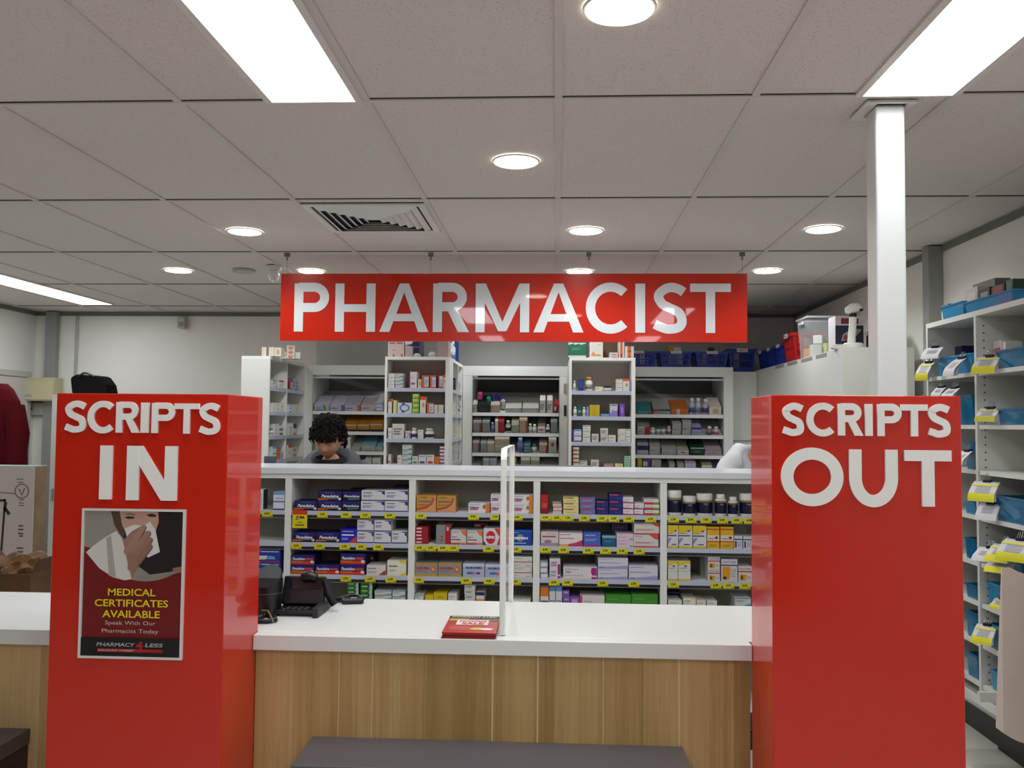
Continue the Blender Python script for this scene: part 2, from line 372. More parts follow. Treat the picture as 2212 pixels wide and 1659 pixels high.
t = empty('motion_sensor', (p.x, YB-.012, 2.43), 'small grey motion sensor high on the back wall', 'sensor')
a = MB(); a.rbox(-.035, .035, -.06, 0, -.06, .05, '#b3b3ae', .012); a.build('housing', t)
a = MB(); a.rbox(-.022, .022, -.066, -.058, -.045, .0, '#8b8c8c', .004); a.build('lens', t)

# ------------------------------------------------------------------ hanging sign
SY = 5.05
def span(off, s, Y):   # pixel of a crop -> point of the plane
    return lambda u, v: at(off[0]+u/s, off[1]+v/s, Y)
t = empty('pharmacist_sign', (-.27, SY, 2.0), 'long red sign reading PHARMACIST hung below the ceiling', 'sign')
def B(mb, name, par, **k):            # build in world coordinates under a placed parent
    o = mb.build(name, None, **k); o.parent = par; o.matrix_parent_inverse = Matrix.Translation(-par.location) if par.rotation_euler == Euler((0, 0, 0)) else par.matrix_world.inverted(); return o
a = MB(); a.box(-1.640, 1.096, SY, SY+.02, 2.0, 2.399, M_red); B(a, 'board', t)
c = span((590, 530), 2.107, SY)
for ch, u0, u1 in (('P', 97, 255), ('H', 283, 466), ('A', 485, 708), ('R', 728, 893), ('M', 922, 1166), ('A', 1185, 1413), ('C', 1423, 1625), ('I', 1648, 1693), ('S', 1722, 1885), ('T', 1897, 2083)):
    a = MB(); x0, x1 = c(u0, 280).x, c(u1, 280).x; e = .004 if ch in 'CS' else 0
    big_letter(a, ch, x0, x1, 2.053-e, 2.340+e, .054, SY-.004, SY-.0005, mat('#e2e6ea', .12, coat=1)); B(a, 'letter_'+ch.lower(), t)
for x in (-1.61, -.747, .183, 1.07):
    a = MB(); a.tube([(x, SY+.01, 2.399), (x, SY+.01, H)], .0012, '#8a8a88', 6); B(a, 'wire', t)
    a = MB(); a.box(x-.014, x+.014, SY-.004, SY+.024, H-.022, H-.0005, '#6b6b6a'); a.tube([(x, SY+.01, H-.045), (x, SY+.01, H-.02)], .006, '#8a8a88', 8); B(a, 'ceiling_hook', t)

# ------------------------------------------------------------------ red pillars
def pillar(x0, x1, y0, y1, h, label, words, groupname='red sign pillars'):
    t = empty('sign_pillar', ((x0+x1)/2, (y0+y1)/2, 0), label, 'sign pillar', groupname)
    a = MB(); a.rbox(x0, x1, y0, y1, 0, h, M_red, .0025); B(a, 'body', t)
    for ch, lx0, lx1, z0, z1, th in words:
        a = MB(); big_letter(a, ch, lx0, lx1, z0, z1, th, y0-.0065, y0+.0005, M_letter); B(a, 'letter_'+ch.lower(), t)
    return t
PY = 2.10
def wordset(off, s, rows):
    out = []
    for ch, u0, u1, vt, vb, th in rows:
        p0 = at(off[0]+u0/s, off[1]+(vt+vb)/2/s, PY-.011); p1 = at(off[0]+u1/s, off[1]+(vt+vb)/2/s, PY-.011)
        pm = (off[0]+(u0+u1)/2/s); out.append((ch, p0.x, p1.x, at(pm, off[1]+vb/s, PY-.011).z, at(pm, off[1]+vt/s, PY-.011).z, th))
    return out
WL = wordset((80, 830), 4.254, [('S', 232, 442, 150, 444, .0155), ('C', 452, 706, 154, 450, .0155), ('R', 716, 932, 164, 446, .0155), ('I', 944, 1016, 168, 447, .0155), ('P', 1044, 1258, 172, 450, .0155), ('T', 1252, 1480, 176, 455, .0155), ('S', 1470, 1676, 170, 464, .0155),
     ('I', 565, 677, 563, 1060, .031), ('N', 812, 1276, 568, 1070, .031)])
WR = wordset((1600, 830), 4.424, [('S', 395, 617, 176, 494, .0165), ('C', 635, 922, 178, 497, .0165), ('R', 937, 1180, 186, 492, .0165), ('I', 1198, 1269, 188, 494, .0165), ('P', 1315, 1548, 190, 497, .0165), ('T', 1542, 1798, 192, 499, .0165), ('S', 1790, 2021, 187, 509, .0165),
     ('O', 393, 990, 606, 1168, .0285), ('U', 1047, 1512, 625, 1178, .0285), ('T', 1577, 2028, 632, 1172, .0285)])
pillar(-1.243, -.807, PY, 2.35, 1.586, 'glossy red pillar with raised white words SCRIPTS IN', WL)
pillar(.512, .953, PY, 2.32, 1.594, 'glossy red pillar with raised white words SCRIPTS OUT', WR)

# ------------------------------------------------------------------ framed poster
PP = PY-.001
q = lambda x, y: at(x, y, PP)
tl, br_ = q(182, 1098), q(396, 1422); px0, px1 = q(176, 1260).x, q(399, 1260).x; pz0, pz1 = q(285, 1422).z, q(290, 1099).z
t = empty('framed_poster', ((px0+px1)/2, PY, (pz0+pz1)/2), 'poster of a sneezing patient in clear frame on the SCRIPTS IN pillar', 'poster')
a = MB(); fw = .0055
for b in ((px0, px1, pz1-fw, pz1), (px0, px1, pz0, pz0+fw), (px0, px0+fw, pz0+fw, pz1-fw), (px1-fw, px1, pz0+fw, pz1-fw)): a.box(b[0], b[1], PY-.009, PY-.0005, b[2], b[3], mat('#dcd8d6', .25))
B(a, 'frame', t)
a = MB(); x0, x1, z0, z1 = px0+fw, px1-fw, pz0+fw, pz1-fw; w, h = x1-x0, z1-z0
a.box(x0, x1, PY-.003, PY-.0006, z0, z1, mat('#7d0e0e', .4))
L = [PY-.0031]
def lay(pts, col):
    L[0] -= .00012; a.poly([(x0+w*u, z0+h*v) for u, v in pts], L[0], mat(col, .45))
arcb = [(u, .52+.55*(u-.55)**2*1.9-.0) for u in [1-i/14 for i in range(15)]]
arcb = [(u, min(.75, .515+.62*(u-.62)**2+(.25*max(0, .35-u)**1.5))) for u, _ in arcb]
lay([(0, 1), (1, 1)][::-1]+[(0, 1)][:0]+[] if False else [(1, 1), (0, 1)]+arcb[::-1], '#a19b8e')
lay([(.28, 1), (1, 1), (1, .60), (.85, .56), (.68, .56), (.55, .62), (.38, .83), (.30, .9)], '#1f1512')           # dark hair and clothes
lay([(.26, 1), (.37, 1), (.38, .9), (.42, .84), (.38, .82), (.30, .9)], '#5b4334')
lay([(0.02, .71), (.10, .76), (.22, .82), (.32, .86), (.37, .82), (.40, .77), (.44, .67), (.49, .53), (.42, .52), (.30, .54), (.16, .6)], '#e6e0db')             # white robe
lay([(.22, .81), (.27, .83), (.33, .54), (.26, .55)], '#b9b2a6')
lay([(.35, 1), (.74, 1), (.75, .93), (.72, .86), (.66, .80), (.55, .76), (.44, .82), (.38, .9)], '#cfa38f')      # face
lay([(.40, .955), (.44, .965), (.50, .96), (.50, .948), (.44, .945)], '#3b2620'); lay([(.62, .975), (.68, .985), (.72, .975), (.72, .962), (.66, .962)], '#3b2620')
lay([(.39, .975), (.45, .985), (.51, .978), (.51, .972), (.45, .977)], '#6b4a3c')
lay([(.41, .88), (.50, .905), (.60, .90), (.66, .93), (.72, .87), (.77, .72), (.65, .68), (.52, .76), (.43, .82)], '#eae8e8')   # tissue
lay([(.40, .80), (.48, .86), (.58, .90), (.62, .86), (.67, .80), (.64, .70), (.56, .62), (.50, .545), (.44, .66)], '#a87f6d')   # hand
def finger(u0, v0, u1, v1, r, col):
    d = Vector((u1-u0, (v1-v0)*1.45)).normalized(); ang = math.atan2(d.y, d.x); P_ = []
    for k in range(9): q_ = ang+math.pi/2+math.pi*k/8; P_.append((u0+r*math.cos(q_), v0+r*math.sin(q_)/1.45))
    for k in range(9): q_ = ang-math.pi/2+math.pi*k/8; P_.append((u1+r*.8*math.cos(q_), v1+r*.8*math.sin(q_)/1.45))
    lay(P_, col)
for i, (u0, v0, u1, v1) in enumerate(((.47, .74, .60, .885), (.50, .71, .65, .845), (.53, .68, .67, .80), (.55, .645, .67, .755))):
    finger(u0, v0, u1, v1, .036, '#7c5546'); finger(u0-.006, v0+.004, u1-.006, v1+.004, .032, ('#b48b78', '#ad8471', '#a67c69', '#9d7362')[i])
finger(.44, .72, .52, .80, .034, '#b08876'); lay([(.45, .60), (.50, .57), (.56, .63), (.52, .70), (.46, .72)], '#a27967')
lay([(.5, .545), (.88, .585), (1, .61), (1, .585), (.85, .56), (.62, .535)], '#9a928a'); lay([(.90, .61), (1, .625), (1, .58), (.92, .585)], '#a8705f')
lay([(0, 0), (1, 0), (1, .125), (0, .125)], '#0d0b0b')
def ptext(txt, u0, u1, v0, v1, col, bold, shear=0.):
    L[0] -= .00012; put_text(a, txt, x0+w*u0, x0+w*u1, z0+h*v0, z0+h*v1, L[0], mat(col, .45), bold, shear)
ptext('MEDICAL', .26, .74, .415, .465, '#f7e016', .018); ptext('CERTIFICATES', .13, .87, .34, .39, '#f7e016', .018); ptext('AVAILABLE', .21, .79, .265, .315, '#f7e016', .018)
ptext('Speak With Our', .24, .75, .208, .243, '#e0c4be', .005); ptext('Pharmacist Today', .21, .78, .152, .188, '#e0c4be', .005)
ptext('PHARMACY', .16, .55, .067, .093, '#bdbdbd', .02, .15); ptext('4', .56, .63, .05, .105, '#c0141b', .04); ptext('LESS', .65, .83, .067, .093, '#bdbdbd', .02, .15)
lay([(.17, .03), (.83, .03), (.83, .052), (.17, .052)], '#b01218'); ptext('DISCOUNT CHEMIST', .18, .55, .034, .048, '#e6c9c9', .01, .2)
B(a, 'print', t)
a = MB(); a.box(px0+fw, px1-fw, PY-.0082, PY-.0076, pz0+fw, pz1-fw, mat('#0c0c0c', .06, alpha=.05)); B(a, 'clear_cover', t)

# ------------------------------------------------------------------ service counter
M_top = mat('#dcddda', .28)
def counter(x0, x1, label, wide=None):
    t = empty('service_counter', ((x0+x1)/2, 2.57, 0), label, 'counter', 'service counters')
    a = MB(); a.rbox(x0, x1, 2.31, 2.354 if wide else 2.81, .91, .95, M_top, .0015)
    if wide: a.rbox(*wide, 2.3535, 2.81, .91, .95, M_top, .0015)
    B(a, 'worktop', t)
    a = MB(); a.box(x0, x1, 2.335, 2.355, .10, .91, M_wood); B(a, 'front_panel', t)
    a = MB(); a.box(x0, x1, 2.355, 2.375, 0, .10, M_black); B(a, 'kick_board', t)
    for x in (x0, x1-.02):
        a = MB(); a.box(x, x+.02, 2.375, 2.80, 0, .91, M_white); B(a, 'side_panel', t)
    a = MB(); a.box(x0+.02, x1-.02, 2.38, 2.78, .5, .518, M_white); B(a, 'inner_shelf', t)
    return t
counter(-.806, .511, 'white topped oak fronted counter between the two red pillars', (-1.24, .952))
counter(-2.9, -1.245, 'white topped oak fronted counter on the far left of the SCRIPTS IN pillar')
def bench(x0, x1, label):
    t = empty('bag_bench', ((x0+x1)/2, 2.23, 0), label, 'bench', 'grey ledges in front of the counters')
    a = MB(); a.rbox(x0, x1, 2.135, 2.333, .64, .68, mat('#59585c', .45), .002); B(a, 'top', t)
    a = MB(); a.box(x0+.004, x1-.004, 2.142, 2.33, 0, .64, mat('#3b3336', .5)); B(a, 'body', t)
bench(-.645, .335, 'low dark grey ledge in front of the middle counter')
bench(-2.6, -1.425, 'low dark grey ledge in front of the left counter')
# clear screen on the counter
t = empty('acrylic_screen', (-.142, 2.58, .95), 'clear acrylic screen standing edge-on on the counter', 'screen')
a = MB(); pts = [(2.36, .9505), (2.80, .9505), (2.80, 1.452), (2.395, 1.452)]+[(2.395-.035*math.sin(math.radians(k)), 1.417+.035*math.cos(math.radians(k))) for k in (20, 45, 70, 90)]
n = len(pts); th = .011
M_acr = mat('#eef3f3', .05, alpha=.22, name='clear_acrylic')
a.add([(-.142-th/2, p[0], p[1]) for p in pts]+[(-.142+th/2, p[0], p[1]) for p in pts], [tuple(range(n)), tuple(range(2*n-1, n-1, -1))], M_acr); B(a, 'pane', t)
a = MB(); M_edge = mat('#e9ebe8', .3, name='polished_white_edge')
for i in range(n):
    j = (i+1) % n; (ya, za), (yb, zb) = pts[i], pts[j]
    a.add([(-.142-th*.75, ya, za), (-.142+th*.75, ya, za), (-.142+th*.75, yb, zb), (-.142-th*.75, yb, zb)], [(0, 1, 2, 3)], M_edge)
for (ya, yb) in ((2.352, 2.362), (2.795, 2.803)): a.rbox(-.142-.0078, -.142+.0078, ya, yb, .951, 1.425 if ya < 2.5 else 1.45, M_edge, .003)
B(a, 'polished_edge', t)
# white column
t = empty('support_column', (1.03, 2.765, 0), 'white square metal column from floor to ceiling behind the SCRIPTS OUT pillar', 'column')
a = MB(); a.rbox(.988, 1.078, 2.72, 2.81, 0, H-.001, M_column, .008); B(a, 'shaft', t)
a = MB(); a.box(.95, 1.105, 2.685, 2.70, H-.006, H, M_lampframe); a.box(.95, 1.105, 2.82, 2.85, H-.006, H, M_lampframe); a.box(.95, .986, 2.70, 2.82, H-.006, H, M_lampframe); a.box(1.08, 1.105, 2.70, 2.82, H-.006, H, M_lampframe); B(a, 'ceiling_collar', t)

# ================================================================== SHELVING
def fitting(name, label, cat, origin, mats_parts, group=None):
    t = empty(name, origin, label, cat, group)
    for nm, fn in mats_parts:
        a = MB(); fn(a); B(a, nm, t)
    return t
LY, LD = 4.17, .30                                  # low shelving: front plane and shelf depth
LZ = [1.090, .938, .785, .632]                      # tops of its shelves
DIV = [-1.885, -1.297, -.6915, -.0915, .5105, 1.11]
M_back = mat('#b9b6ad', .6, name='shelf_back')
def low_unit():
    t = empty('dispensary_shelving', (-.39, LY+.2, 0), 'long white low shelving filled with medicine boxes behind the counter', 'shelving')
    a = MB(); a.rbox(-1.90, 1.125, LY-.012, LY+.42, 1.268, 1.297, mat('#dfe3ea', .22), .002); B(a, 'bench_top', t)
    a = MB(); a.box(-1.90, 1.125, LY, LY+.02, 1.245, 1.268, M_white); B(a, 'top_rail', t)
    for x in DIV:
        a = MB(); a.box(x-.016, x+.016, LY+.002, LY+LD-.001, .08, 1.2445, M_white); B(a, 'upright', t)
    a = MB(); a.box(-1.90, 1.125, LY+LD, LY+LD+.015, .0, 1.268, M_back); B(a, 'back_panel', t)
    a = MB(); a.box(-1.90, 1.125, LY+.03, LY+.05, 0, .08, M_black); B(a, 'kick_board', t)
    for i in range(5):
        x0, x1 = DIV[i]+.016, DIV[i+1]-.016
        for z in LZ+[.45, .2]:
            a = MB(); a.box(x0, x1, LY+.004, LY+LD, z-.018, z, M_white); s = B(a, 'shelf', t)
            if z > .6:
                b = MB(); b.box(x0, x1, LY-.001, LY+.003, z-.020, z-.001, M_strip); b.box(x0, x1, LY+.001, LY+.0025, z-.034, z-.0205, mat('#3a3a3c', .15, alpha=.55)); b.box(x0, x1, LY-.001, LY+.002, z-.036, z-.034, mat('#8f9090', .2))
                o = b.build('ticket_strip', None); o.parent = s
    a = MB(); a.box(-1.90, 1.125, LY+LD+.015, LY+.42, .88, .90, M_white); B(a, 'rear_ledge', t)
low_unit()

# ------------------------------------------------------------------ cartons
# style: colour, [decor], words.  decor: r rect, p polygon, e ellipse, t text, l lines of fine print (u right, v up, both 0..1)
def L_(u0, u1, v0, v1, n, c): return ('l', u0, u1, v0, v1, n, c)
ST = {
 'pana': ('#12123f', [('r', 0, .62, 1, 1, '#1b1b6e'), L_(.3, .72, .8, .9, 1, '#6a6ab0'), ('t', 'Panadeine', .14, .34, .88, .66, '#e6e6ee', .03, .3), ('p', [(0, .05), (.45, .12), (.42, .26), (0, .26)], '#c9661c'), ('p', [(.45, .2), (.9, .24), (.9, .30), (.45, .28)], '#8c8c90'), ('e', .92, .22, .07, .14, '#c7c9d0')], 'navy painkiller box with orange stripe'),
 'panb': ('#0c0f14', [('r', 0, .55, 1, 1, '#1b1b6e'), ('t', 'Panadeine', .06, .42, .94, .68, '#d8d8e4', .03, .3), ('p', [(.3, .16), (.95, .22), (.9, .36), (.3, .3)], '#4b7d9c')], 'navy and black painkiller box'),
 'panr': ('#141446', [('r', 0, .62, 1, 1, '#1a1a70'), ('t', 'Panadeine', .04, .42, .58, .72, '#dcdcec', .03, .3), ('p', [(.58, .42), (.92, .42), (.95, .66), (.62, .66)], '#c2404b'), ('r', 0, 0, 1, .34, '#cc3a1e'), ('r', 0, .18, .5, .34, '#d2691f'), ('e', .9, .26, .08, .15, '#d5d5da')], 'navy painkiller box with red base'),
 'coda': ('#d5d5da', [('p', [(.55, .93), (1, .96), (1, .55), (.85, .72), (.9, .84)], '#24307f'), L_(.08, .45, .72, .86, 1, '#55576a'), L_(.08, .5, .34, .58, 3, '#6d6fb0'), ('r', 0, 0, 1, .08, '#20288a')], 'white painkiller box with blue star'),
 'codb': ('#1d28b6', [('p', [(1, 0), (.5, 0), (1, .48)], '#d23b2c'), L_(.15, .8, .8, .9, 1, '#c8c8f0'), L_(.1, .85, .52, .68, 1, '#ffffff'), L_(.1, .5, .2, .4, 2, '#a8aee0')], 'bright blue box with red corner'),
 'whbrown': ('#dad6d0', [('p', [(1, 0), (.62, 0), (1, .55)], '#a5493a'), L_(.06, .5, .62, .8, 1, '#6e6a86'), L_(.06, .5, .2, .45, 2, '#99969a')], 'white box with brown corner'),
 'whyel': ('#e1dfd2', [('p', [(.6, 1), (1, 1), (1, .8), (.7, .84)], '#dccb2a'), ('p', [(.65, 0), (1, 0), (1, .22), (.8, .15)], '#dccb2a'), L_(.1, .55, .58, .72, 1, '#4b4840'), L_(.1, .5, .28, .42, 2, '#9d9a8e')], 'white box with yellow corners'),
 'green': ('#0f6a49', [('r', .1, .55, .6, .8, '#c8c93a'), ('p', [(.72, 0), (1, 0), (1, 1), (.8, 1)], '#b9bdb9'), L_(.1, .5, .2, .4, 1, '#58a487')], 'small green remedy box'),
 'whteal': ('#c9cecd', [('p', [(.5, 0), (1, 0), (1, .3), (.8, .2)], '#37a0ad'), ('r', .0, .86, 1, .95, '#2d6f86'), L_(.08, .6, .5, .72, 2, '#7d8288')], 'pale box with teal trim'),
 'wh': ('#dcdad4', [L_(.12, .75, .5, .72, 2, '#8d8f95'), L_(.12, .5, .18, .34, 1, '#b0b0b5')], 'plain white medicine box'),
 'duro': ('#c18f39', [('p', [(0, .05), (0, .2), (.55, .35), (.85, .6), (.88, 1), (1, 1), (1, 0), (0, 0)], '#cf9366'), ('p', [(0, .22), (.5, .35), (.78, .58), (.84, .9), (.92, .8), (.8, .45), (.5, .22), (0, .1)], '#b8442f'), L_(.1, .78, .6, .72, 1, '#54549c'), L_(.1, .6, .4, .48, 1, '#7c5b2c'), L_(.2, .55, .85, .92, 1, '#6b5020')], 'gold box with red swirl'),
 'volt': ('#dcdce0', [('p', [(.78, .0), (1, 0), (1, 1), (.82, 1), (.86, .5)], '#d07a2c'), ('e', .78, .62, .12, .26, '#c88b3a'), ('e', .76, .68, .05, .12, '#7e4a52'), L_(.08, .55, .82, .9, 1, '#5f68a8'), ('t', 'Voltaren', .05, .46, .5, .66, '#3a3f86', .05, .2), ('r', .06, .3, .44, .42, '#cc3340')], 'white and orange pain tablets box'),
 'redflat': ('#a3242e', [('r', .08, .3, .5, .75, '#e2cfd2'), ('r', .6, .35, .95, .6, '#7c1822')], 'flat dark red carton'),
 'greyred': ('#85878b', [('r', .66, 0, 1, 1, '#a81f22'), L_(.35, .5, .15, .5, 2, '#b03538'), ('r', .76, .7, .9, .9, '#d8b9b9')], 'tall grey box with red side'),
 'whorange': ('#cfcdcf', [('p', [(.58, 1), (1, 1), (1, .55), (.8, .7)], '#d9772f'), L_(.05, .5, .86, .93, 1, '#70707a'), L_(.06, .4, .5, .58, 1, '#b34b4b'), L_(.06, .62, .3, .42, 1, '#3c3c44'), ('r', 0, 0, 1, .12, '#c9432d'), ('r', .6, 0, 1, .1, '#dc7b30')], 'silver box with orange corner'),
 'aspro': ('#d9d7dc', [('p', [(.42, 1), (.98, 1), (.98, 0), (.52, 0), (.62, .5)], '#c9372b'), ('p', [(.02, .45), (.3, .95), (.55, .45), (.3, 0)], '#e8e6ea'), ('e', .28, .46, .19, .4, '#c5252b'), ('t', 'ASPRO', .08, .38, .5, .56, '#e9e6f5', .05), ('p', [(0, 0), (.12, 0), (0, .25)], '#2b347f')], 'white and red aspirin box'),
 'disp': ('#0f45a0', [('e', .42, .5, .17, .26, '#8c8f96'), ('t', 'DISPRIN', .05, .4, .8, .56, '#eef0f8', .05), L_(.12, .72, .13, .2, 1, '#e8ecf6'), ('r', 0, .93, 1, 1, '#2c6ac4'), L_(.02, .35, .82, .9, 1, '#8fb2e4')], 'bright blue aspirin box'),
 'nuro': ('#8f9095', [('r', 0, .86, 1, 1, '#b8901f'), ('r', 0, 0, 1, .13, '#c1981f'), ('t', 'NUROFEN', .05, .5, .62, .7, '#b5243a', .05), L_(.08, .5, .36, .44, 1, '#5a6a80'), ('e', .8, .52, .11, .24, '#c96a2a'), ('e', .8, .52, .05, .12, '#e6ae6a')], 'grey and gold ibuprofen box'),
 'nurb': ('#aab3c4', [('r', 0, .8, 1, 1, '#c9ccd4'), ('t', 'NUROFEN', .1, .6, .9, .76, '#27409c', .06, .3), ('p', [(.18, .2), (.45, .2), (.5, .38), (.2, .38)], '#2f73c4'), ('e', .5, .28, .08, .12, '#c06a80'), ('r', .62, .2, .8, .36, '#4b3f9c')], 'silver box with blue lettering'),
 'whred': ('#d4d2cc', [('r', .05, .46, 1, .53, '#9c2431'), L_(.04, .55, .82, .88, 1, '#6e6c70'), L_(.8, .95, .62, .68, 1, '#b4525a'), L_(.7, .92, .14, .22, 1, '#444444'), L_(.04, .35, .2, .26, 1, '#8a8884')], 'white box with dark red line'),
 'yel': ('#cdb51b', [L_(.3, .7, .3, .6, 2, '#8f7d10')], 'small yellow box'),
 'whtext': ('#d2d0cc', [L_(.1, .8, .25, .75, 3, '#6f6f74')], 'white box with grey print'),
 'navywh': ('#d2d0d0', [('r', 0, .6, 1, 1, '#1e2350'), ('r', 0, 0, 1, .18, '#cc9350')], 'white box with navy top'),
 'orangewh': ('#d8d4cf', [('r', 0, .62, 1, 1, '#d6731d'), L_(.1, .9, .34, .5, 1, '#39322c'), ('r', 0, 0, .9, .16, '#cf7b4e')], 'orange and white box'),
 'redtall': ('#b01c14', [('r', 0, 0, 1, .25, '#7c120f'), L_(.2, .85, .35, .6, 2, '#cf6a5a')], 'tall red box'),
 'whredsm': ('#d9d2c9', [('r', 0, .82, 1, 1, '#bb3a2f'), L_(.15, .8, .3, .55, 1, '#b0787a')], 'small white box with red edge'),
 'yelred': ('#d9d592', [('p', [(.05, .95), (.72, .95), (.62, .75), (.05, .8)], '#c03a28'), L_(.2, .85, .3, .5, 1, '#a09c5c')], 'pale yellow box with red flash'),
 'lavred': ('#6d6ca5', [('p', [(.05, .95), (.72, .95), (.62, .75), (.05, .8)], '#bd3c44'), L_(.2, .75, .35, .55, 1, '#a9a8cf')], 'lavender box with red flash'),
 'navred': ('#16226e', [('p', [(.03, .95), (.72, .95), (.62, .76), (.03, .8)], '#c24640'), L_(.45, .9, .3, .42, 1, '#4a5cae')], 'navy box with red flash'),
 'whmag': ('#dcd6d8', [('p', [(0, 0), (1, 0), (1, .15), (0, .28)], '#a83a78'), L_(.15, .6, .55, .68, 1, '#a86a86')], 'white box with magenta base'),
 'whpk': ('#dad8d2', [('r', 0, 0, .6, .42, '#b92a4c'), ('r', .6, 0, 1, .42, '#7f8a2c'), L_(.1, .6, .65, .78, 1, '#a0506c')], 'white box with pink green band'),
 'whmauve': ('#cfc9cb', [('r', .08, .62, .85, .72, '#b2403a'), ('r', 0, 0, 1, .22, '#9a8b9d'), ('e', .4, .32, .22, .12, '#8e7f92'), L_(.3, .9, .85, .9, 1, '#77747a')], 'pale box with mauve base'),
 'whpy': ('#dedad8', [('p', [(0, 0), (.45, 0), (.45, .16), (0, .14)], '#dba53a'), ('p', [(.4, 0), (1, 0), (1, .5), (.75, .3), (.4, .16)], '#bb3560'), L_(.05, .5, .86, .93, 1, '#44414a'), L_(.05, .65, .56, .68, 1, '#c0607e')], 'wide white box with pink swoosh'),
 'bluepk': ('#4762b8', [('p', [(0, .05), (.4, .2), (1, .08), (1, 0), (0, 0)], '#9b2e86'), L_(.1, .7, .78, .86, 1, '#c9d2f0'), L_(.1, .8, .4, .6, 2, '#8ea0dc')], 'blue box with magenta wave'),
 'teal': ('#0e5a7c', [('r', 0, .78, 1, 1, '#8fa7a6'), L_(.2, .7, .45, .58, 1, '#4e93ac')], 'small teal box'),
 'pkwh': ('#d6c7d2', [L_(.1, .5, .8, .9, 1, '#9d7f96'), L_(.1, .6, .4, .6, 2, '#a88cb0'), ('r', .8, .1, .96, .25, '#4e6fb0')], 'pale pink box'),
 'whred2': ('#cfcdcb', [('p', [(.62, 1), (1, 1), (1, .6), (.85, .66)], '#d25247'), ('r', 0, 0, 1, .1, '#c4453c'), L_(.08, .8, .3, .45, 2, '#c06a62'), L_(.05, .35, .85, .92, 1, '#66646a')], 'white box with red corner'),
 'whgrey': ('#c3c8d2', [('e', .5, .45, .42, .3, '#d9dee6'), ('r', 0, .85, 1, 1, '#707e96')], 'blue grey ribbed carton'),
 'whpurp': ('#d6d2d8', [('r', .76, .2, .97, .72, '#8d1d7c'), ('r', .76, 0, .97, .12, '#8d1d7c'), L_(.12, .7, .62, .88, 3, '#7d5f9c'), L_(.12, .6, .1, .45, 2, '#a09aa8')], 'upright white and purple box'),
 'whpurpL': ('#d8d4d6', [('p', [(.86, .3), (.99, .3), (.99, .95), (.84, .95), (.82, .6)], '#a01f88'), ('r', .84, 0, .99, .18, '#a01f88'), L_(.04, .46, .78, .86, 1, '#8f6a9c'), ('t', 'Telfast', .05, .5, .24, .66, '#6a3f7c', .02), L_(.04, .6, .25, .34, 1, '#a8a0a8')], 'long white and magenta box'),
 'lavwh': ('#d0cedb', [('p', [(0, 0), (1, 0), (1, .3), (0, .12)], '#9b9acb'), L_(.04, .5, .86, .92, 1, '#6c6a78'), L_(.04, .75, .5, .6, 1, '#8c88ae'), ('r', .04, .1, .2, .16, '#5660a8')], 'wide white and lavender box'),
 'bluewh': ('#c9d0d8', [('r', 0, .78, 1, 1, '#5a86b8'), L_(.1, .9, .38, .44, 1, '#3c4450')], 'slim white box with blue top'),
 'purp': ('#7d5aa8', [('r', .2, .6, .8, .85, '#b49ad2'), L_(.2, .7, .2, .4, 1, '#5e4188')], 'purple carton'),
 'whpink': ('#d6d1d3', [('r', 0, 0, .1, 1, '#bf4a7c'), L_(.18, .75, .2, .4, 1, '#8b5f78'), L_(.18, .5, .6, .7, 1, '#b0a8ac')], 'white box with pink end'),
 'green2': ('#3f8a2b', [('p', [(.4, 0), (.62, .32), (.85, .36), (1, .2), (1, 0)], '#6e4a22'), ('p', [(.36, 0), (.6, .36), (.86, .42), (1, .28), (1, .2), (.85, .34), (.62, .28), (.46, 0)], '#c9a63a'), L_(.1, .5, .72, .8, 1, '#6cae58')], 'wide bright green box'),
 'centr': ('#d4d5d8', [('p', [(0, .6), (.35, .62), (1, .86), (1, 1), (0, 1)], '#d8bd18'), ('p', [(.55, .76), (.9, .82), (.75, .70)], '#7a4a2a'), ('t', 'Centrum', .1, .62, .7, .68, '#4a5298', .01), ('r', 0, .52, .85, .57, '#232c78'), ('p', [(0, .15), (.35, .45), (.1, .45), (0, .35)], '#7f8cba'), ('r', .35, .14, .8, .18, '#1f2b6c'), ('r', 0, 0, 1, .08, '#d8bd18')], 'tall yellow and white vitamin box'),
 'centr2': ('#d9ad18', [('r', 0, .86, 1, .92, '#b8402a'), ('r', 0, .3, 1, .62, '#d6d0c6'), ('r', 0, .3, 1, .35, '#b8402a'), ('e', .75, .5, .12, .07, '#6a3c26'), L_(.1, .6, .44, .5, 1, '#8a5a6a'), L_(.15, .8, .1, .2, 2, '#a8820e')], 'orange yellow vitamin box'),
 'whnavy': ('#cfd0d4', [('r', 0, .7, 1, .78, '#1f2a5e'), ('r', .1, .1, .3, .6, '#2c3a80'), L_(.4, .9, .2, .6, 3, '#9aa0b4')], 'white box with navy band'),
 'centw': ('#d3d3d2', [('r', 0, .86, 1, 1, '#d6c02a'), ('p', [(0, .7), (0, .86), (.6, .86)], '#d6c02a'), ('e', .6, .74, .14, .05, '#6f5a48'), L_(.08, .7, .62, .66, 1, '#5c5c66'), ('r', 0, .48, 1, .5, '#b3b3b4'), ('r', 0, 0, 1, .09, '#d6bd1e')], 'white vitamin box with yellow top'),
 'accu': ('#d0d0d0', [('r', 0, .62, 1, .7, '#b8332f'), ('p', [(.1, .08), (.55, .08), (.62, .45), (.1, .5)], '#d29a2a'), ('r', .15, .15, .35, .4, '#6a4a16'), ('t', 'ACCU-CHEK', .08, .78, .92, .9, '#54565c', .01), L_(.65, .92, .2, .4, 2, '#9a9ca2')], 'small diabetes test strips box'),
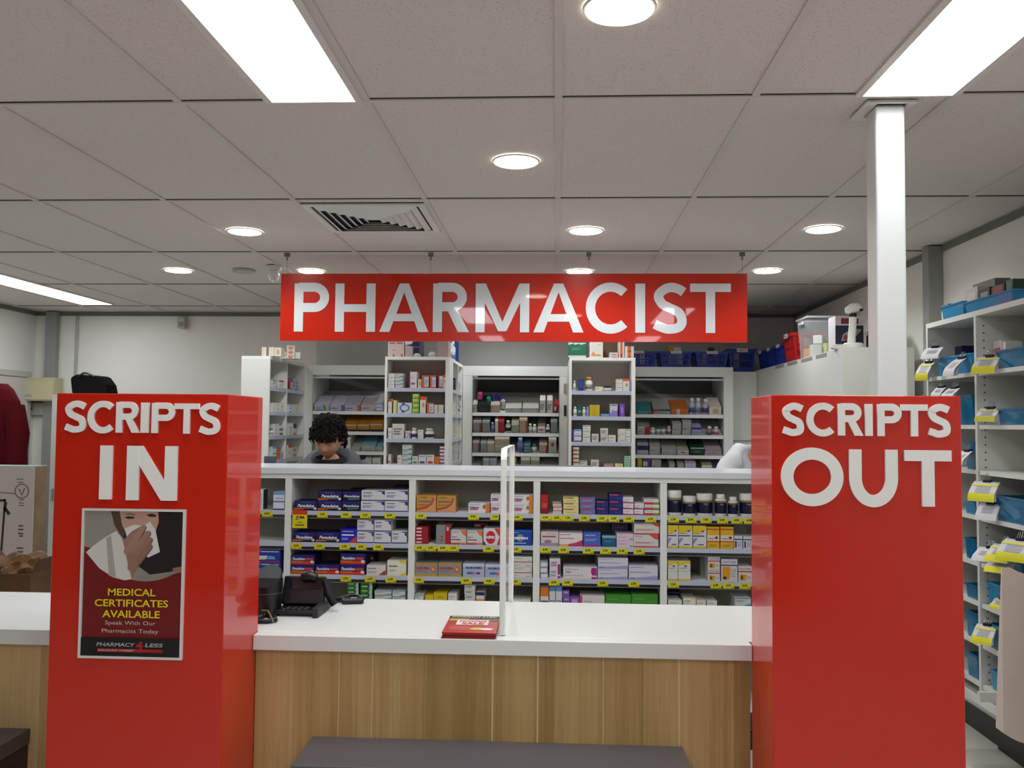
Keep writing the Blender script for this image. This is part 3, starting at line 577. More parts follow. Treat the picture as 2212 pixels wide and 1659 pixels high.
 'accuL': ('#cdcdcf', [('r', 0, .7, 1, .75, '#1f2f72'), ('p', [(.08, .06), (.5, .1), (.56, .3), (.56, .66), (.08, .66)], '#d7951e'), ('e', .22, .16, .12, .06, '#2b2620'), ('t', 'ACCU-CHEK', .08, .84, .92, .91, '#4c4e56', .01), L_(.62, .92, .2, .6, 4, '#a8aab0')], 'large diabetes test strips box'),
 'promo': ('#d8cc22', [], ''),
 # back shelves
 'blueband': ('#d7dce4', [('r', 0, .84, 1, 1, '#6f9acb'), ('r', 0, .42, 1, .5, '#4f7fc0'), L_(.2, .9, .6, .72, 1, '#9fb2d0'), ('r', 0, 0, 1, .08, '#4a3a78')], 'white box with pale blue bands'),
 'bigblue': ('#1f3c9a', [('r', 0, .9, 1, 1, '#9a2d4c'), ('p', [(0, .65), (.12, .72), (.1, .9), (0, .9)], '#d8606a'), L_(.15, .95, .68, .78, 1, '#e4e8f4'), ('p', [(0, .05), (.4, .1), (.45, .4), (.1, .38), (0, .25)], '#d9d2c4'), ('p', [(.42, .1), (.8, .1), (.75, .32), (.5, .38)], '#6ba3da')], 'large blue support bandage box'),
 'whblk': ('#dadad6', [L_(.1, .85, .15, .85, 7, '#9a9a98')], 'white and black upright box'),
 'line': ('#dcdcd6', [('r', .05, .78, .85, .86, '#3b3c40'), L_(.1, .6, .3, .45, 1, '#9a9aa0')], 'white box with black line'),
 'whtan': ('#d8d2c6', [('r', .3, .2, .8, .75, '#c99b78'), L_(.3, .7, .82, .9, 1, '#9c9a96')], 'cream and tan box'),
 'orb': ('#cf682a', [('r', .35, .1, 1, .95, '#c9cfdc'), L_(.4, .9, .2, .7, 5, '#6b86b4'), ('r', .35, .85, 1, .95, '#7c8aa0')], 'orange and blue striped box'),
 'redb': ('#a1231e', [('r', .3, .1, 1, .95, '#c9cfdc'), L_(.38, .9, .2, .7, 5, '#6b86b4')], 'red and blue striped box'),
 'ortop': ('#d8d5ce', [('r', 0, .8, 1, 1, '#d5561f'), ('e', .6, .5, .2, .15, '#c98d6c')], 'white box with orange top'),
 'redtop': ('#dcd8d0', [('r', 0, .8, 1, 1, '#c2402b'), L_(.1, .6, .3, .5, 2, '#a8a6a4')], 'white box with red top'),
 'yelw': ('#d6d07a', [('r', .0, 0, .35, 1, '#e2dfb8')], 'slim pale yellow box'),
 'bluepat': ('#cdd3da', [('e', .5, .5, .36, .36, '#4a78b8'), ('e', .5, .5, .25, .26, '#c9d2dc'), ('r', .3, .05, .48, .25, '#2447a0'), ('r', .3, .78, .5, .96, '#2447a0')], 'white box with blue ring pattern'),
 'lime': ('#9fc255', [('p', [(0, 0), (1, 0), (1, .3), (0, .12)], '#5e8a2e'), ('r', .1, .6, .7, .8, '#c4dd8c')], 'lime green carton'),
 'orange': ('#d9701c', [('r', 0, .45, 1, .52, '#b65312')], 'small orange carton'),
 'cream': ('#cfcbb8', [L_(.2, .7, .3, .6, 2, '#b4b09c')], 'cream carton'),
 'whgreen': ('#cfd3cc', [('e', .5, .2, .35, .14, '#4f8a6c'), L_(.1, .7, .6, .8, 2, '#8c9490')], 'white box with green oval'),
 'whnb': ('#d2d3d6', [('e', .5, .18, .38, .12, '#2c3f86'), L_(.1, .8, .8, .9, 1, '#53555c')], 'white box with blue oval'),
 'whrb': ('#d6d2d0', [('e', .5, .18, .38, .14, '#c4454a'), L_(.1, .8, .8, .9, 1, '#53555c')], 'white box with red oval'),
 'whplum': ('#d8d4d6', [('r', 0, .1, .8, .5, '#7c3a70'), L_(.85, .95, .1, .5, 1, '#8c8a8c')], 'white box with plum band'),
 'navyb': ('#1e3f7c', [L_(.2, .8, .3, .8, 4, '#3c62a4')], 'plain dark blue box'),
 'blue': ('#6b93c6', [L_(.2, .8, .4, .7, 2, '#a9c2e2')], 'plain light blue box'),
 'whoy': ('#dcdad2', [('p', [(0, 1), (.3, 1), (0, .7)], '#d79f28'), ('r', 0, .42, 1, .46, '#b8b6b0'), L_(.2, .8, .15, .3, 1, '#8c8c90')], 'white box with amber corner'),
 'whviol': ('#c9cbdc', [('p', [(0, 0), (1, 0), (1, .5), (0, .25)], '#8f7cc4'), ('e', .4, .4, .25, .1, '#6f93cc'), ('r', .1, .86, .9, .95, '#6c6c76')], 'white box with violet base'),
 'violet': ('#7a4cc0', [('e', .5, .5, .25, .3, '#9e7ad6')], 'slim violet box'),
 'pinkb': ('#b8888c', [L_(.15, .85, .3, .6, 1, '#dbc4c4')], 'small dusty pink box'),
 'mint': ('#86c0a0', [('r', 0, .7, 1, .86, '#d6e0d8'), L_(.1, .8, .2, .4, 1, '#4c8c6c')], 'mint green carton'),
 'palepk': ('#cdb9b4', [('p', [(.28, 0), (.42, 0), (.36, .25)], '#9c4a4c'), ('p', [(.78, 0), (.92, 0), (.86, .25)], '#9c4a4c'), ('r', .1, .86, .45, .95, '#a85a60'), ('r', .55, .86, .9, .95, '#a85a60'), L_(.3, .45, .42, .48, 1, '#5c5654')], 'pale pink carton'),
 'navylid': ('#28244c', [('p', [(0, 1), (0, .7), (.45, .74), (.62, 1)], '#dcdce4'), ('p', [(0, 0), (.55, 0), (.55, .6), (0, .7)], '#b2a7a6'), ('r', .55, .56, 1, .6, '#a05ab0')], 'navy and white carton'),
 'plainpk': ('#b3a29d', [('r', 0, .55, 1, .56, '#a08e88')], 'plain dusty pink carton'),
 'dkgreen': ('#0f6b50', [('p', [(0, 1), (0, .86), (.33, .96), (.33, .86), (.66, .96), (.66, .86), (1, .96), (1, 1)], '#d8ddd6'), ('r', 0, 0, 1, .14, '#c6cec8'), L_(.2, .7, .5, .7, 2, '#4c9c80')], 'dark green and white carton'),
 'swirl': ('#dcd9d2', [('p', [(.1, .1), (.25, .4), (.5, .2), (.8, .22), (.9, .08)], '#d79a52'), L_(.6, .9, .8, .9, 1, '#b8b4ac')], 'white carton with orange swirl'),
 'kraft': ('#6f5538', [], 'plain brown cardboard carton'),
 'orst': ('#d5d2cc', [('r', .3, 0, .7, 1, '#d0662e'), ('r', .3, 0, .7, .25, '#b2312c')], 'white carton with orange stripe'),
 'brst': ('#d6cfc4', [('r', 0, 0, .3, 1, '#8c6a56'), ('r', .55, .0, .6, 1, '#bcb4a8')], 'white box with brown stripe'),
 'redfig': ('#d9d4ce', [('e', .5, .45, .28, .38, '#cf6a3c'), ('e', .5, .55, .12, .16, '#e0c8b8')], 'white box with orange figure'),
 'lavgr': ('#bfbdd0', [('r', .6, 0, .8, 1, '#6ba53c'), ('r', .05, 0, .55, .15, '#2c2f8c'), L_(.1, .5, .45, .6, 1, '#3c3a4c')], 'lavender box with green stripe'),
 'lavpu': ('#bcb8cb', [('r', .78, 0, 1, 1, '#7a6a9c'), L_(.08, .5, .4, .6, 1, '#2f2c38')], 'lavender box with purple end'),
 'lavor': ('#bdb7ca', [('r', .8, 0, 1, 1, '#d5682a'), L_(.1, .5, .4, .6, 1, '#2f2c38')], 'lavender box with orange end'),
 'lavpk': ('#c7b9c4', [('p', [(.75, 0), (1, 0), (1, .6)], '#c88a7c'), L_(.1, .6, .4, .7, 2, '#5c5860')], 'pinkish lavender box'),
 'amber': ('#b5781f', [('r', 0, 0, 1, .28, '#231c3c'), ('r', 0, .85, 1, 1, '#c9b8b8'), L_(.3, .7, .5, .65, 1, '#8a5614')], 'amber and navy carton'),
 'tealtop': ('#a9a9a2', [L_(.1, .8, .2, .5, 2, '#8c8c86')], 'grey box with pale blue lid'),
 'blackbx': ('#15151a', [('e', .35, .5, .12, .15, '#3c2c34'), ('e', .6, .4, .1, .12, '#2b3a50')], 'black open display carton'),
 'greyw': ('#aaa7a2', [L_(.1, .5, .45, .6, 1, '#6c6c6c'), ('r', .85, 0, 1, 1, '#8c96a4')], 'grey white carton'),
 'greypk': ('#8c8788', [('r', .75, 0, 1, 1, '#8c3a48'), ('r', 0, .86, 1, 1, '#b4b0b0')], 'grey carton with crimson end'),
 'greytl': ('#7f8886', [('r', 0, .86, 1, 1, '#a9bcb6')], 'grey green carton'),
 'crims': ('#a1122e', [('r', 0, .86, 1, 1, '#c04a5c')], 'crimson carton'),
 'tanred': ('#a8937e', [('r', .8, 0, 1, 1, '#b0301f'), ('r', 0, .88, 1, 1, '#d8c8b8')], 'tan carton with red side'),
 'tan': ('#a79c8c', [('r', 0, .86, 1, 1, '#cfc6ba')], 'dull tan carton'),
 'whr': ('#b8b2a8', [('e', .5, .62, .22, .14, '#a83a34'), ('r', 0, .88, 1, 1, '#dcdad4')], 'grey carton with red round mark'),
 'tealst': ('#3f6a80', [('r', 0, .6, 1, .9, '#9ab0bc')], 'teal striped pack'),
 'khaki': ('#8c9474', [('r', 0, .7, 1, 1, '#d8dad0')], 'white lidded khaki carton'),
 'tealw': ('#3f8c92', [('p', [(.7, 0), (1, 0), (1, 1), (.95, 1)], '#b8382c'), L_(.1, .6, .4, .6, 1, '#9ac4c6')], 'teal carton with pale lid'),
 'grnred': ('#a9adaa', [('r', 0, .62, 1, 1, '#1c4a44'), ('p', [(0, .3), (.3, .7), (.3, 1), (0, .9)], '#b3332a'), L_(.2, .8, .3, .45, 1, '#4c5450')], 'white and dark green carton'),
 'orstr': ('#c26a30', [('r', .32, 0, .52, 1, '#c9c2b8'), L_(.05, .95, .5, .6, 1, '#9c4c1c')], 'orange and white wide carton'),
 'redgry': ('#a09a9a', [('r', .6, 0, 1, 1, '#a81f24'), ('r', 0, .86, .6, 1, '#cfcaca'), L_(.05, .4, .4, .55, 1, '#4c4a4a')], 'grey carton with red end'),
 'dkg': ('#16382f', [('r', 0, .86, 1, 1, '#aebcb6'), L_(.25, .75, .4, .55, 1, '#6c8c80')], 'very dark green carton'),
 'bluelid': ('#9ea3b4', [('r', 0, .75, 1, 1, '#1a1f9c'), L_(.1, .9, .2, .5, 2, '#7c84a4')], 'grey carton with deep blue top'),
 'dkgreenp': ('#1d5a44', [L_(.2, .8, .3, .6, 1, '#8cb4a4')], 'small deep green pack'),
 'mauve': ('#a89aa4', [L_(.2, .85, .3, .65, 2, '#7c6c78'), ('r', 0, .85, 1, 1, '#8c7488')], 'wide mauve carton'),
 'navygl': ('#a6aab8', [('r', 0, .5, 1, 1, '#1a1c4c')], 'grey pack with navy top'),
 'plumb': ('#5a3a80', [('r', .0, .5, .6, .9, '#c8bcd4')], 'purple and white pack'),
 'lilac': ('#b5aabf', [('r', 0, .6, 1, 1, '#c9bedc')], 'lilac topped carton'),
 'yeld': ('#b8ac1c', [('r', 0, .5, 1, .56, '#8c8210')], 'mustard yellow pack'),
}
_PM = {}
def carton_mesh(style, w, h, d):
    k = (style, round(w, 3), round(h, 3), round(d, 3))
    if k in _PM: return _PM[k]
    base, dec, _ = ST[style]; a = MB(); g = .0006
    a.box(-w/2+g, w/2-g, 0, d, g/2, h-g, mat(base, .45))
    y = -.0002
    for e in dec:
        y -= .00012; X = lambda u: -w/2+g+u*(w-2*g); Z = lambda v: .0006+v*(h-.0012)
        if e[0] == 'r': a.poly([(X(e[1]), Z(e[2])), (X(e[3]), Z(e[2])), (X(e[3]), Z(e[4])), (X(e[1]), Z(e[4]))], y, e[5])
        elif e[0] == 'p': a.poly([(X(u), Z(v)) for u, v in e[1]], y, e[2])
        elif e[0] == 'e': a.poly([(X(e[1]+e[3]*math.cos(t*math.pi/8)), Z(e[2]+e[4]*math.sin(t*math.pi/8))) for t in range(16)], y, e[5])
        elif e[0] == 't': put_text(a, e[1], X(e[2]), X(e[4]), Z(e[3]), Z(e[5]), y, e[6], e[7], e[8] if len(e) > 8 else 0)
        elif e[0] == 'l':
            _, u0, u1, v0, v1, n, c = e; st = (v1-v0)/n; rr = random.Random(style)
            for i in range(n):
                b = v0+st*i; u = u0
                end = u1-(u1-u0)*rr.random()*.3*(i < n-1)
                while u < end:
                    q = min(u+(.05+.08*rr.random()), end); a.poly([(X(u), Z(b)), (X(q), Z(b)), (X(q), Z(b+st*.6)), (X(u), Z(b+st*.6))], y, c); u = q+.014
    # end flap seam
    a.box(w/2-g, w/2-g+.0002, .004, d-.004, h*.48, h*.5, mat('#77736c', .8))
    if style == 'tealtop': a.box(-w/2+g, w/2-g, .004, d, h-g, h-g+.0008, '#7fb0c0')
    if style == 'whblk': a.box(w/2-g, w/2-g+.0003, 0, d, .002, h-.002, '#26282c')
    _PM[k] = a.mesh('carton'); return _PM[k]
ORD = ['first', 'second', 'third', 'fourth', 'fifth', 'sixth', 'seventh', 'eighth', 'ninth', 'tenth', 'eleventh', 'twelfth', 'thirteenth', 'fourteenth', 'fifteenth', 'sixteenth']
STK = {1: [''], 2: ['lower', 'upper'], 3: ['lowest', 'middle', 'topmost'], 4: ['lowest', 'second-lowest', 'second-highest', 'topmost'], 5: ['lowest', 'second-lowest', 'middle', 'second-highest', 'topmost'], 6: ['lowest', 'second-lowest', 'third-lowest', 'third-highest', 'second-highest', 'topmost']}
NPROD = [0]; PN = ['medicine_box']
def bottle_mesh(key, r, h):
    k = ('b', key, round(r, 3), round(h, 3))
    if k in _PM: return _PM[k]
    c = {'wht': ('#dcdcd8', '#e4e4e0', '#b9bcc0'), 'orl': ('#dcdad2', '#d98a1c', '#8c8c88'), 'clear': ('#b9b8c8', '#dcdce2', '#7c7c9c'), 'clearb': ('#b3b5c4', '#dcdce2', '#2f5c9c'), 'clearp': ('#b3b0c4', '#dcdce2', '#4a3f78'),
         'nav': ('#d4d4d2', '#d8d8d6', '#27305c'), 'blk': ('#c4c6c0', '#c9ccc8', '#17181c'), 'grn': ('#cfd2cc', '#1c7c58', '#9aa8a0'), 'pink': ('#c9c0c4', '#dcdcdc', '#b8405c'), 'amb': ('#8c7060', '#dcdcd8', '#6c5c50'), 'bl': ('#6f80a4', '#8fa4cc', '#4c5c8c')}[key]
    a = MB(); rn = r*.62
    a.lathe([(r*.94, 0), (r, .003), (r, h*.66), (rn, h*.76), (rn, h*.78)], c[0], 16)
    a.lathe([(r*1.006, h*.14), (r*1.006, h*.46)], c[2], 16)
    a.lathe([(rn*1.12, h*.78), (rn*1.12, h*.97), (rn*1.0, h)], c[1], 16)
    me = a.mesh('bottle'); me.polygons.foreach_set('use_smooth', [len(p.vertices) == 4 for p in me.polygons]); _PM[k] = me; return me
BN = {'wht': 'small white bottle', 'orl': 'white bottle with orange lid', 'clear': 'clear plastic bottle', 'clearb': 'clear bottle with blue label', 'clearp': 'clear bottle with purple label', 'nav': 'white jar with navy label', 'blk': 'squat jar with black band', 'grn': 'small bottle with green lid', 'pink': 'small bottle with pink label', 'amb': 'brownish glass bottle', 'bl': 'blue plastic bottle'}
def place(me, name, loc, rz, rx, label, cat, group):
    o = bpy.data.objects.new(name, me); COL.objects.link(o); o.location = loc
    o.rotation_euler = (rx, 0, rz); tag(o, label, cat, group); NPROD[0] += 1; return o
def product(style, x, y, z, w, h, n, depth, phrase, where, group, rz=0., rx=0., jit=True):
    """n cartons (or one bottle) on a shelf; x,y the middle of the front edge at the base"""
    hh = h/n
    for i in range(n):
        dx = random.uniform(-.0015, .0015) if jit and n > 1 else 0; dr = random.uniform(-.02, .02) if jit and not rx else 0
        st = STK.get(n, STK[6])[min(i, 5)]
        if style.startswith('B:'):
            desc = BN[style[2:]]; me = bottle_mesh(style[2:], w/2*.96, hh); off = w/2; nm, cat = 'medicine_bottle', 'bottle'
            p = Vector((x, y, z+.0003))+Matrix.Rotation(rz, 3, 'Z') @ (Matrix.Rotation(rx, 3, 'X') @ Vector((0, off, 0)))
        else:
            desc = ST[style][2]; me = carton_mesh(style, w, hh, depth); nm, cat = PN[0], 'box'
            p = Vector((x, y, z+.0003))+Matrix.Rotation(rz, 3, 'Z') @ (Matrix.Rotation(rx, 3, 'X') @ Vector((dx, 0, hh*i)))
        lab = f'{desc}, {st+", " if st else ""}{phrase} {where}'
        place(me, nm, p, rz+dr, rx, lab, cat, group)
def row(off, s, Y, z, items, where, group, depth=.12, rx=0., n0=0, yoff=.004):
    """items: (u0,u1,vtop,n,style) in crop pixels on the plane Y; they stand on height z"""
    for k, it in enumerate(items):
        u0, u1, vt, n, style = it[:5]
        mid = off[0]+(u0+u1)/2/s; a, b = at(off[0]+u0/s, off[1]+vt/s, Y), at(off[0]+u1/s, off[1]+vt/s, Y)
        h = at(mid, off[1]+vt/s, Y).z-z; w = b.x-a.x
        dp = it[5] if len(it) > 5 else depth
        if rx: h = h/math.cos(rx)
        product(style, (a.x+b.x)/2, Y+yoff+(.002*(k % 2)), z, w, h, n, dp, ORD[k+n0]+' from left', where, group, rx=rx)
G1 = 'medicine boxes on the low shelving'
cA = ((560, 1000), 5.353); cC = ((880, 1000), 5.35); cD = ((1150, 1000), 5.35); cE = ((1430, 1000), 5.186)
SH = ['top shelf', 'second shelf', 'third shelf', 'bottom shelf']
BA, BB, BC, BD, BE = ['of pillar bay', 'of card terminal bay', 'of clear screen bay', 'right of clear screen', 'of vitamin bay']
row(*cA, LY, LZ[0], [(-60, 48, 305, 1, 'whblk', .06), (158, 288, 335, 1, 'blueband')], SH[0]+' '+BA, G1)
row(*cA, LY, LZ[2], [(-20, 240, 985, 2, 'bigblue')], SH[2]+' '+BA, G1)
row(*cA, LY, LZ[0], [(400, 668, 438, 1, 'pana'), (674, 952, 328, 2, 'pana'), (960, 1170, 335, 2, 'panb'), (1176, 1450, 318, 2, 'coda'), (1454, 1720, 318, 2, 'coda')], SH[0]+' '+BB, G1)
row(*cA, LY, LZ[1], [(385, 645, 802, 1, 'pana'), (650, 930, 805, 1, 'pana'), (934, 1126, 766, 1, 'codb'), (1132, 1325, 658, 2, 'coda'), (1329, 1524, 660, 2, 'coda'), (1530, 1705, 790, 1, 'coda')], SH[1]+' '+BB, G1)
row(*cA, LY, LZ[2], [(368, 640, 1062, 2, 'panr'), (645, 928, 1178, 1, 'panr'), (936, 1225, 1050, 2, 'panr'), (1238, 1462, 1185, 1, 'whbrown'), (1478, 1698, 1130, 1, 'whyel')], SH[2]+' '+BB, G1)
row(*cA, LY, LZ[3], [(1020, 1150, 1385, 6, 'green'), (1165, 1305, 1362, 6, 'green'), (1332, 1528, 1478, 4, 'whteal'), (1540, 1690, 1480, 3, 'whteal')], SH[3]+' '+BB, G1)
row(*cC, LY, LZ[0], [(104, 333, 374, 1, 'duro'), (338, 560, 380, 1, 'duro'), (703, 950, 466, 1, 'volt'), (962, 1150, 366, 2, 'volt'), (1215, 1448, 372, 2, 'volt')], SH[0]+' '+BC, G1)
row(*cC, LY, LZ[1], [(92, 238, 740, 5, 'redflat'), (330, 494, 718, 1, 'greyred'), (500, 682, 778, 1, 'whorange'), (688, 870, 784, 1, 'whorange'), (878, 1180, 760, 1, 'aspro'), (1204, 1440, 780, 1, 'disp')], SH[1]+' '+BC, G1)
row(*cC, LY, LZ[2], [(88, 350, 1158, 1, 'nuro'), (355, 628, 1158, 1, 'nuro'), (640, 892, 1165, 1, 'nurb'), (897, 1180, 1175, 1, 'nurb'), (1205, 1440, 1085, 2, 'whred')], SH[2]+' '+BC, G1)
row(*cC, LY, LZ[3], [(85, 190, 1522, 2, 'whteal'), (200, 300, 1530, 1, 'yel'), (305, 462, 1503, 2, 'yel'), (472, 575, 1512, 2, 'wh'), (660, 783, 1405, 5, 'whtext'), (788, 886, 1495, 2, 'navywh'), (1092, 1150, 1440, 1, 'orangewh'), (1215, 1425, 1585, 1, 'wh')], SH[3]+' '+BC, G1)
row(*cD, LY, LZ[0], [(97, 183, 370, 1, 'redtall'), (238, 340, 465, 3, 'whredsm'), (357, 535, 398, 3, 'yelred'), (550, 728, 400, 3, 'lavred'), (740, 882, 440, 2, 'navred'), (887, 1046, 360, 3, 'navred'), (1050, 1173, 398, 3, 'whmag'), (1178, 1288, 468, 2, 'whmag'), (1293, 1466, 420, 3, 'whpk')], SH[0]+' '+BD, G1)
row(*cD, LY, LZ[1], [(97, 303, 798, 1, 'whmauve'), (308, 582, 812, 1, 'whpy'), (590, 790, 806, 1, 'bluepk'), (805, 968, 840, 1, 'teal'), (972, 1168, 818, 2, 'pkwh'), (1173, 1464, 680, 2, 'whred2')], SH[1]+' '+BD, G1)
row(*cD, LY, LZ[2], [(92, 180, 1140, 3, 'whgrey'), (197, 325, 1108, 1, 'whpurp'), (356, 748, 1205, 1, 'whpurpL'), (758, 1106, 1100, 2, 'lavwh'), (1115, 1452, 1188, 1, 'lavwh')], SH[2]+' '+BD, G1)
row(*cD, LY, LZ[3], [(92, 188, 1440, 1, 'orangewh'), (195, 266, 1420, 1, 'bluewh'), (270, 345, 1420, 1, 'bluewh'), (350, 430, 1478, 3, 'purp'), (434, 545, 1552, 1, 'purp'), (548, 838, 1535, 1, 'whpink'), (845, 1143, 1525, 1, 'green2'), (1148, 1452, 1520, 1, 'green2')], SH[3]+' '+BD, G1)
row(*cE, LY, LZ[1], [(68, 185, 700, 1, 'centr'), (190, 343, 702, 1, 'centr'), (349, 500, 706, 1, 'centr'), (506, 648, 718, 1, 'centr2'), (656, 805, 718, 1, 'centr2'), (810, 905, 820, 1, 'whnavy'), (912, 1010, 824, 1, 'whnavy'), (1020, 1120, 824, 1, 'whnavy')], SH[1]+' '+BE, G1)
row(*cE, LY, LZ[2], [(68, 178, 1100, 1, 'centw'), (181, 322, 1100, 1, 'centw'), (520, 654, 1055, 2, 'accu'), (665, 850, 1080, 1, 'accuL'), (858, 1010, 1160, 1, 'accu')], SH[2]+' '+BE, G1)
row(*cE, LY, LZ[3], [(72, 225, 1540, 2, 'wh'), (240, 384, 1518, 2, 'whyel'), (394, 498, 1540, 2, 'wh'), (503, 618, 1545, 2, 'wh'), (820, 1000, 1510, 2, 'whteal')], SH[3]+' '+BE, G1)
# boxes standing behind the front ones
def behind(c, z, u0, u1, vt, n, style, label):
    a, b = at(c[0][0]+u0/c[1], c[0][1]+vt/c[1], LY+.15), at(c[0][0]+u1/c[1], c[0][1]+vt/c[1], LY+.15)
    h = (a.z-z)/n
    for i in range(n): place(carton_mesh(style, b.x-a.x, h, .11), 'medicine_box', ((a.x+b.x)/2, LY+.15, z+.0003+h*i), 0, 0, label+(', '+STK.get(n, STK[6])[min(i, 5)] if n > 1 else ''), 'box', G1)
behind(cA, LZ[0], 1545, 1715, 268, 3, 'panb', 'navy box in dark rear corner of card terminal bay top shelf')
behind(cA, LZ[2], 1050, 1330, 1018, 2, 'panr', 'navy red box at rear of third shelf, card terminal bay')
behind(cA, LZ[0], 1040, 1270, 300, 2, 'panb', 'black box behind the white painkiller boxes, card terminal bay')
behind(cC, LZ[1], 350, 500, 660, 4, 'redflat', 'dark red carton at rear of clear screen bay second shelf')
behind(cC, LZ[1], 760, 930, 690, 3, 'redflat', 'dark red carton behind the silver boxes in clear screen bay')
behind(cD, LZ[1], 915, 1105, 700, 3, 'lavred', 'lavender box in shade behind the teal box')
behind(cD, LZ[2], 735, 1080, 1065, 2, 'lavwh', 'white lavender box hidden behind the wide stacked pair')
behind(cD, LZ[3], 760, 1050, 1450, 2, 'green2', 'green box in shade behind the wide bright green boxes')
behind(cE, LZ[1], 800, 965, 695, 1, 'greyw', 'dark grey box behind the white navy banded boxes')
behind(cE, LZ[3], 60, 215, 1440, 6, 'panb', 'black flat box in a pile at lowest shelf of vitamin bay')
behind(cE, LZ[2], 430, 500, 1060, 1, 'cream', 'pale upright box at rear of third shelf of vitamin bay')
# vitamin jars: body, label band, lid
def jar(u0, u1, vt, pump, lab):
    a, b = at(cE[0][0]+u0/cE[1], 1000+vt/cE[1], LY), at(cE[0][0]+u1/cE[1], 1000+vt/cE[1], LY); w = (b.x-a.x)*.97; h = a.z-LZ[0]; r = w/2
    t = empty('vitamin_jar', ((a.x+b.x)/2, LY+.008+r, LZ[0]+.0003), lab, 'jar', 'vitamin jars on the top shelf')
    m = MB(); m.lathe([(r*.9, 0), (r*.97, .004), (r*.97, h*.1), (r*.97, h*.72), (r*.8, h*.76)], mat('#d6d6d4', .35), 24); m.build('body', t, True)
    m = MB(); m.lathe([(r*.985, h*.12), (r*.985, h*.62)], mat('#0c1033', .3), 24); s = m.build('label_band', t, True)
    m = MB(); m.lathe([(r*.986, h*.62), (r*.986, h*.705)], mat('#8c7a4a', .35), 24); m.build('gold_band', t, True)
    m = MB(); m.box(-r*.3, r*.3, -r*1.0, -r*.98, h*.545, h*.56, '#c9cad6'); m.box(-r*.22, r*.25, -r*1.0, -r*.98, h*.5, h*.512, '#8f92ac'); m.build('lettering', t)
    m = MB()
    if pump: m.lathe([(r*.93, h*.715), (r*.93, h*.77), (r*.62, h*.79), (r*.72, h*.82), (r*.72, h*.97), (r*.66, h)], mat('#e2e2df', .35), 24)
    else: m.lathe([(r*.97, h*.735), (r*.98, h*.75), (r*.98, h*.97), (r*.9, h)], mat('#e2e2df', .35), 24)
    m.build('lid', t, True)
for j in ((68, 236, 312, 0, 'tall navy vitamin jar, first on the top shelf'), (243, 396, 376, 0, 'short navy vitamin jar with white lid, second from left'), (398, 590, 350, 0, 'widest navy vitamin jar, third from left'),
          (604, 740, 356, 1, 'navy vitamin jar with stepped narrow cap, taller of two'), (750, 868, 386, 1, 'smallest navy vitamin jar with stepped narrow cap'), (886, 1075, 350, 0, 'navy vitamin jar cut by the right red pillar')): jar(*j)
# price tickets
PR = ['7.99', '5.99', '12.99', '8.99', '4.99', '15.99', '9.99', '6.99']
_TK = {}
def ticket(c, u0, Y, z, where, k):
    x = at(c[0][0]+(u0+62)/c[1], 1100, Y).x; pr = PR[(k*5+int(u0)) % 8]
    if pr not in _TK:
        a = MB(); a.box(-.0258, .0258, 0, .0006, -.0125, .0125, mat('#d6d01c', .45)); put_text(a, pr, -.014, .010, -.004, .008, -.0003, '#23220a', .04, .25)
        a.poly([(.012, -.009), (.022, -.009), (.022, -.006), (.012, -.006)], -.0003, '#5c5a12'); _TK[pr] = a.mesh('price_ticket')
    o = bpy.data.objects.new('price_ticket', _TK[pr]); COL.objects.link(o); o.location = (x, Y-.0032, z-.0185)
    tag(o, f'yellow price ticket, {ORD[k]} from left, {where}', 'price ticket', 'yellow price tickets')
TK = [(cA, [35], 0, BA), (cA, [672, 945, 1168, 1452], 0, BB), (cA, [378, 645, 935, 1125, 1325], 1, BB), (cA, [362, 648, 955, 1235, 1472], 2, BB),
      (cC, [98, 705, 958, 1060, 1208], 0, BC), (cC, [84, 215, 356, 478, 880, 1198], 1, BC), (cC, [80, 630, 892, 1195], 2, BC),
      (cD, [94, 223, 350, 538, 742, 880, 1052, 1305], 0, BD), (cD, [94, 302, 585, 785, 978, 1172], 1, BD), (cD, [195, 350, 755, 1112], 2, BD),
      (cE, [66, 262, 430, 615, 775, 915], 0, BE), (cE, [66, 540, 680, 862], 2, BE)]
for c, us, i, bay in TK:
    for k, u in enumerate(us): ticket(c, u, LY, LZ[i], SH[i]+' '+bay, k)
a0, a1 = at(560+386/5.353, 1102, LY-.004), at(560+553/5.353, 1141, LY-.004)
m = MB(); w = (a1.x-a0.x)/2; h = a0.z-a1.z
m.box(-w, w, 0, .0008, -h, 0, mat('#d8cf1a', .45)); m.poly([(-w, -h*.24), (w, -h*.24), (w, 0), (-w, 0)], -.0003, '#cc3a1c')
put_text(m, '7.99', -w*.6, w*.6, -h*.56, -h*.32, -.0004, '#23220a', .05, .3); put_text(m, 'SAVE', -w*.3, w*.3, -h*.72, -h*.64, -.0004, '#3c3a0c', .03)
m.poly([(-w*.6, -h*.86), (w*.6, -h*.86), (w*.6, -h*.8), (-w*.6, -h*.8)], -.0004, '#3c3a0c')
tag(m.build('price_card', loc=((a0.x+a1.x)/2, LY-.0048, a0.z)), 'large yellow price card with red header hanging off top shelf', 'price card')

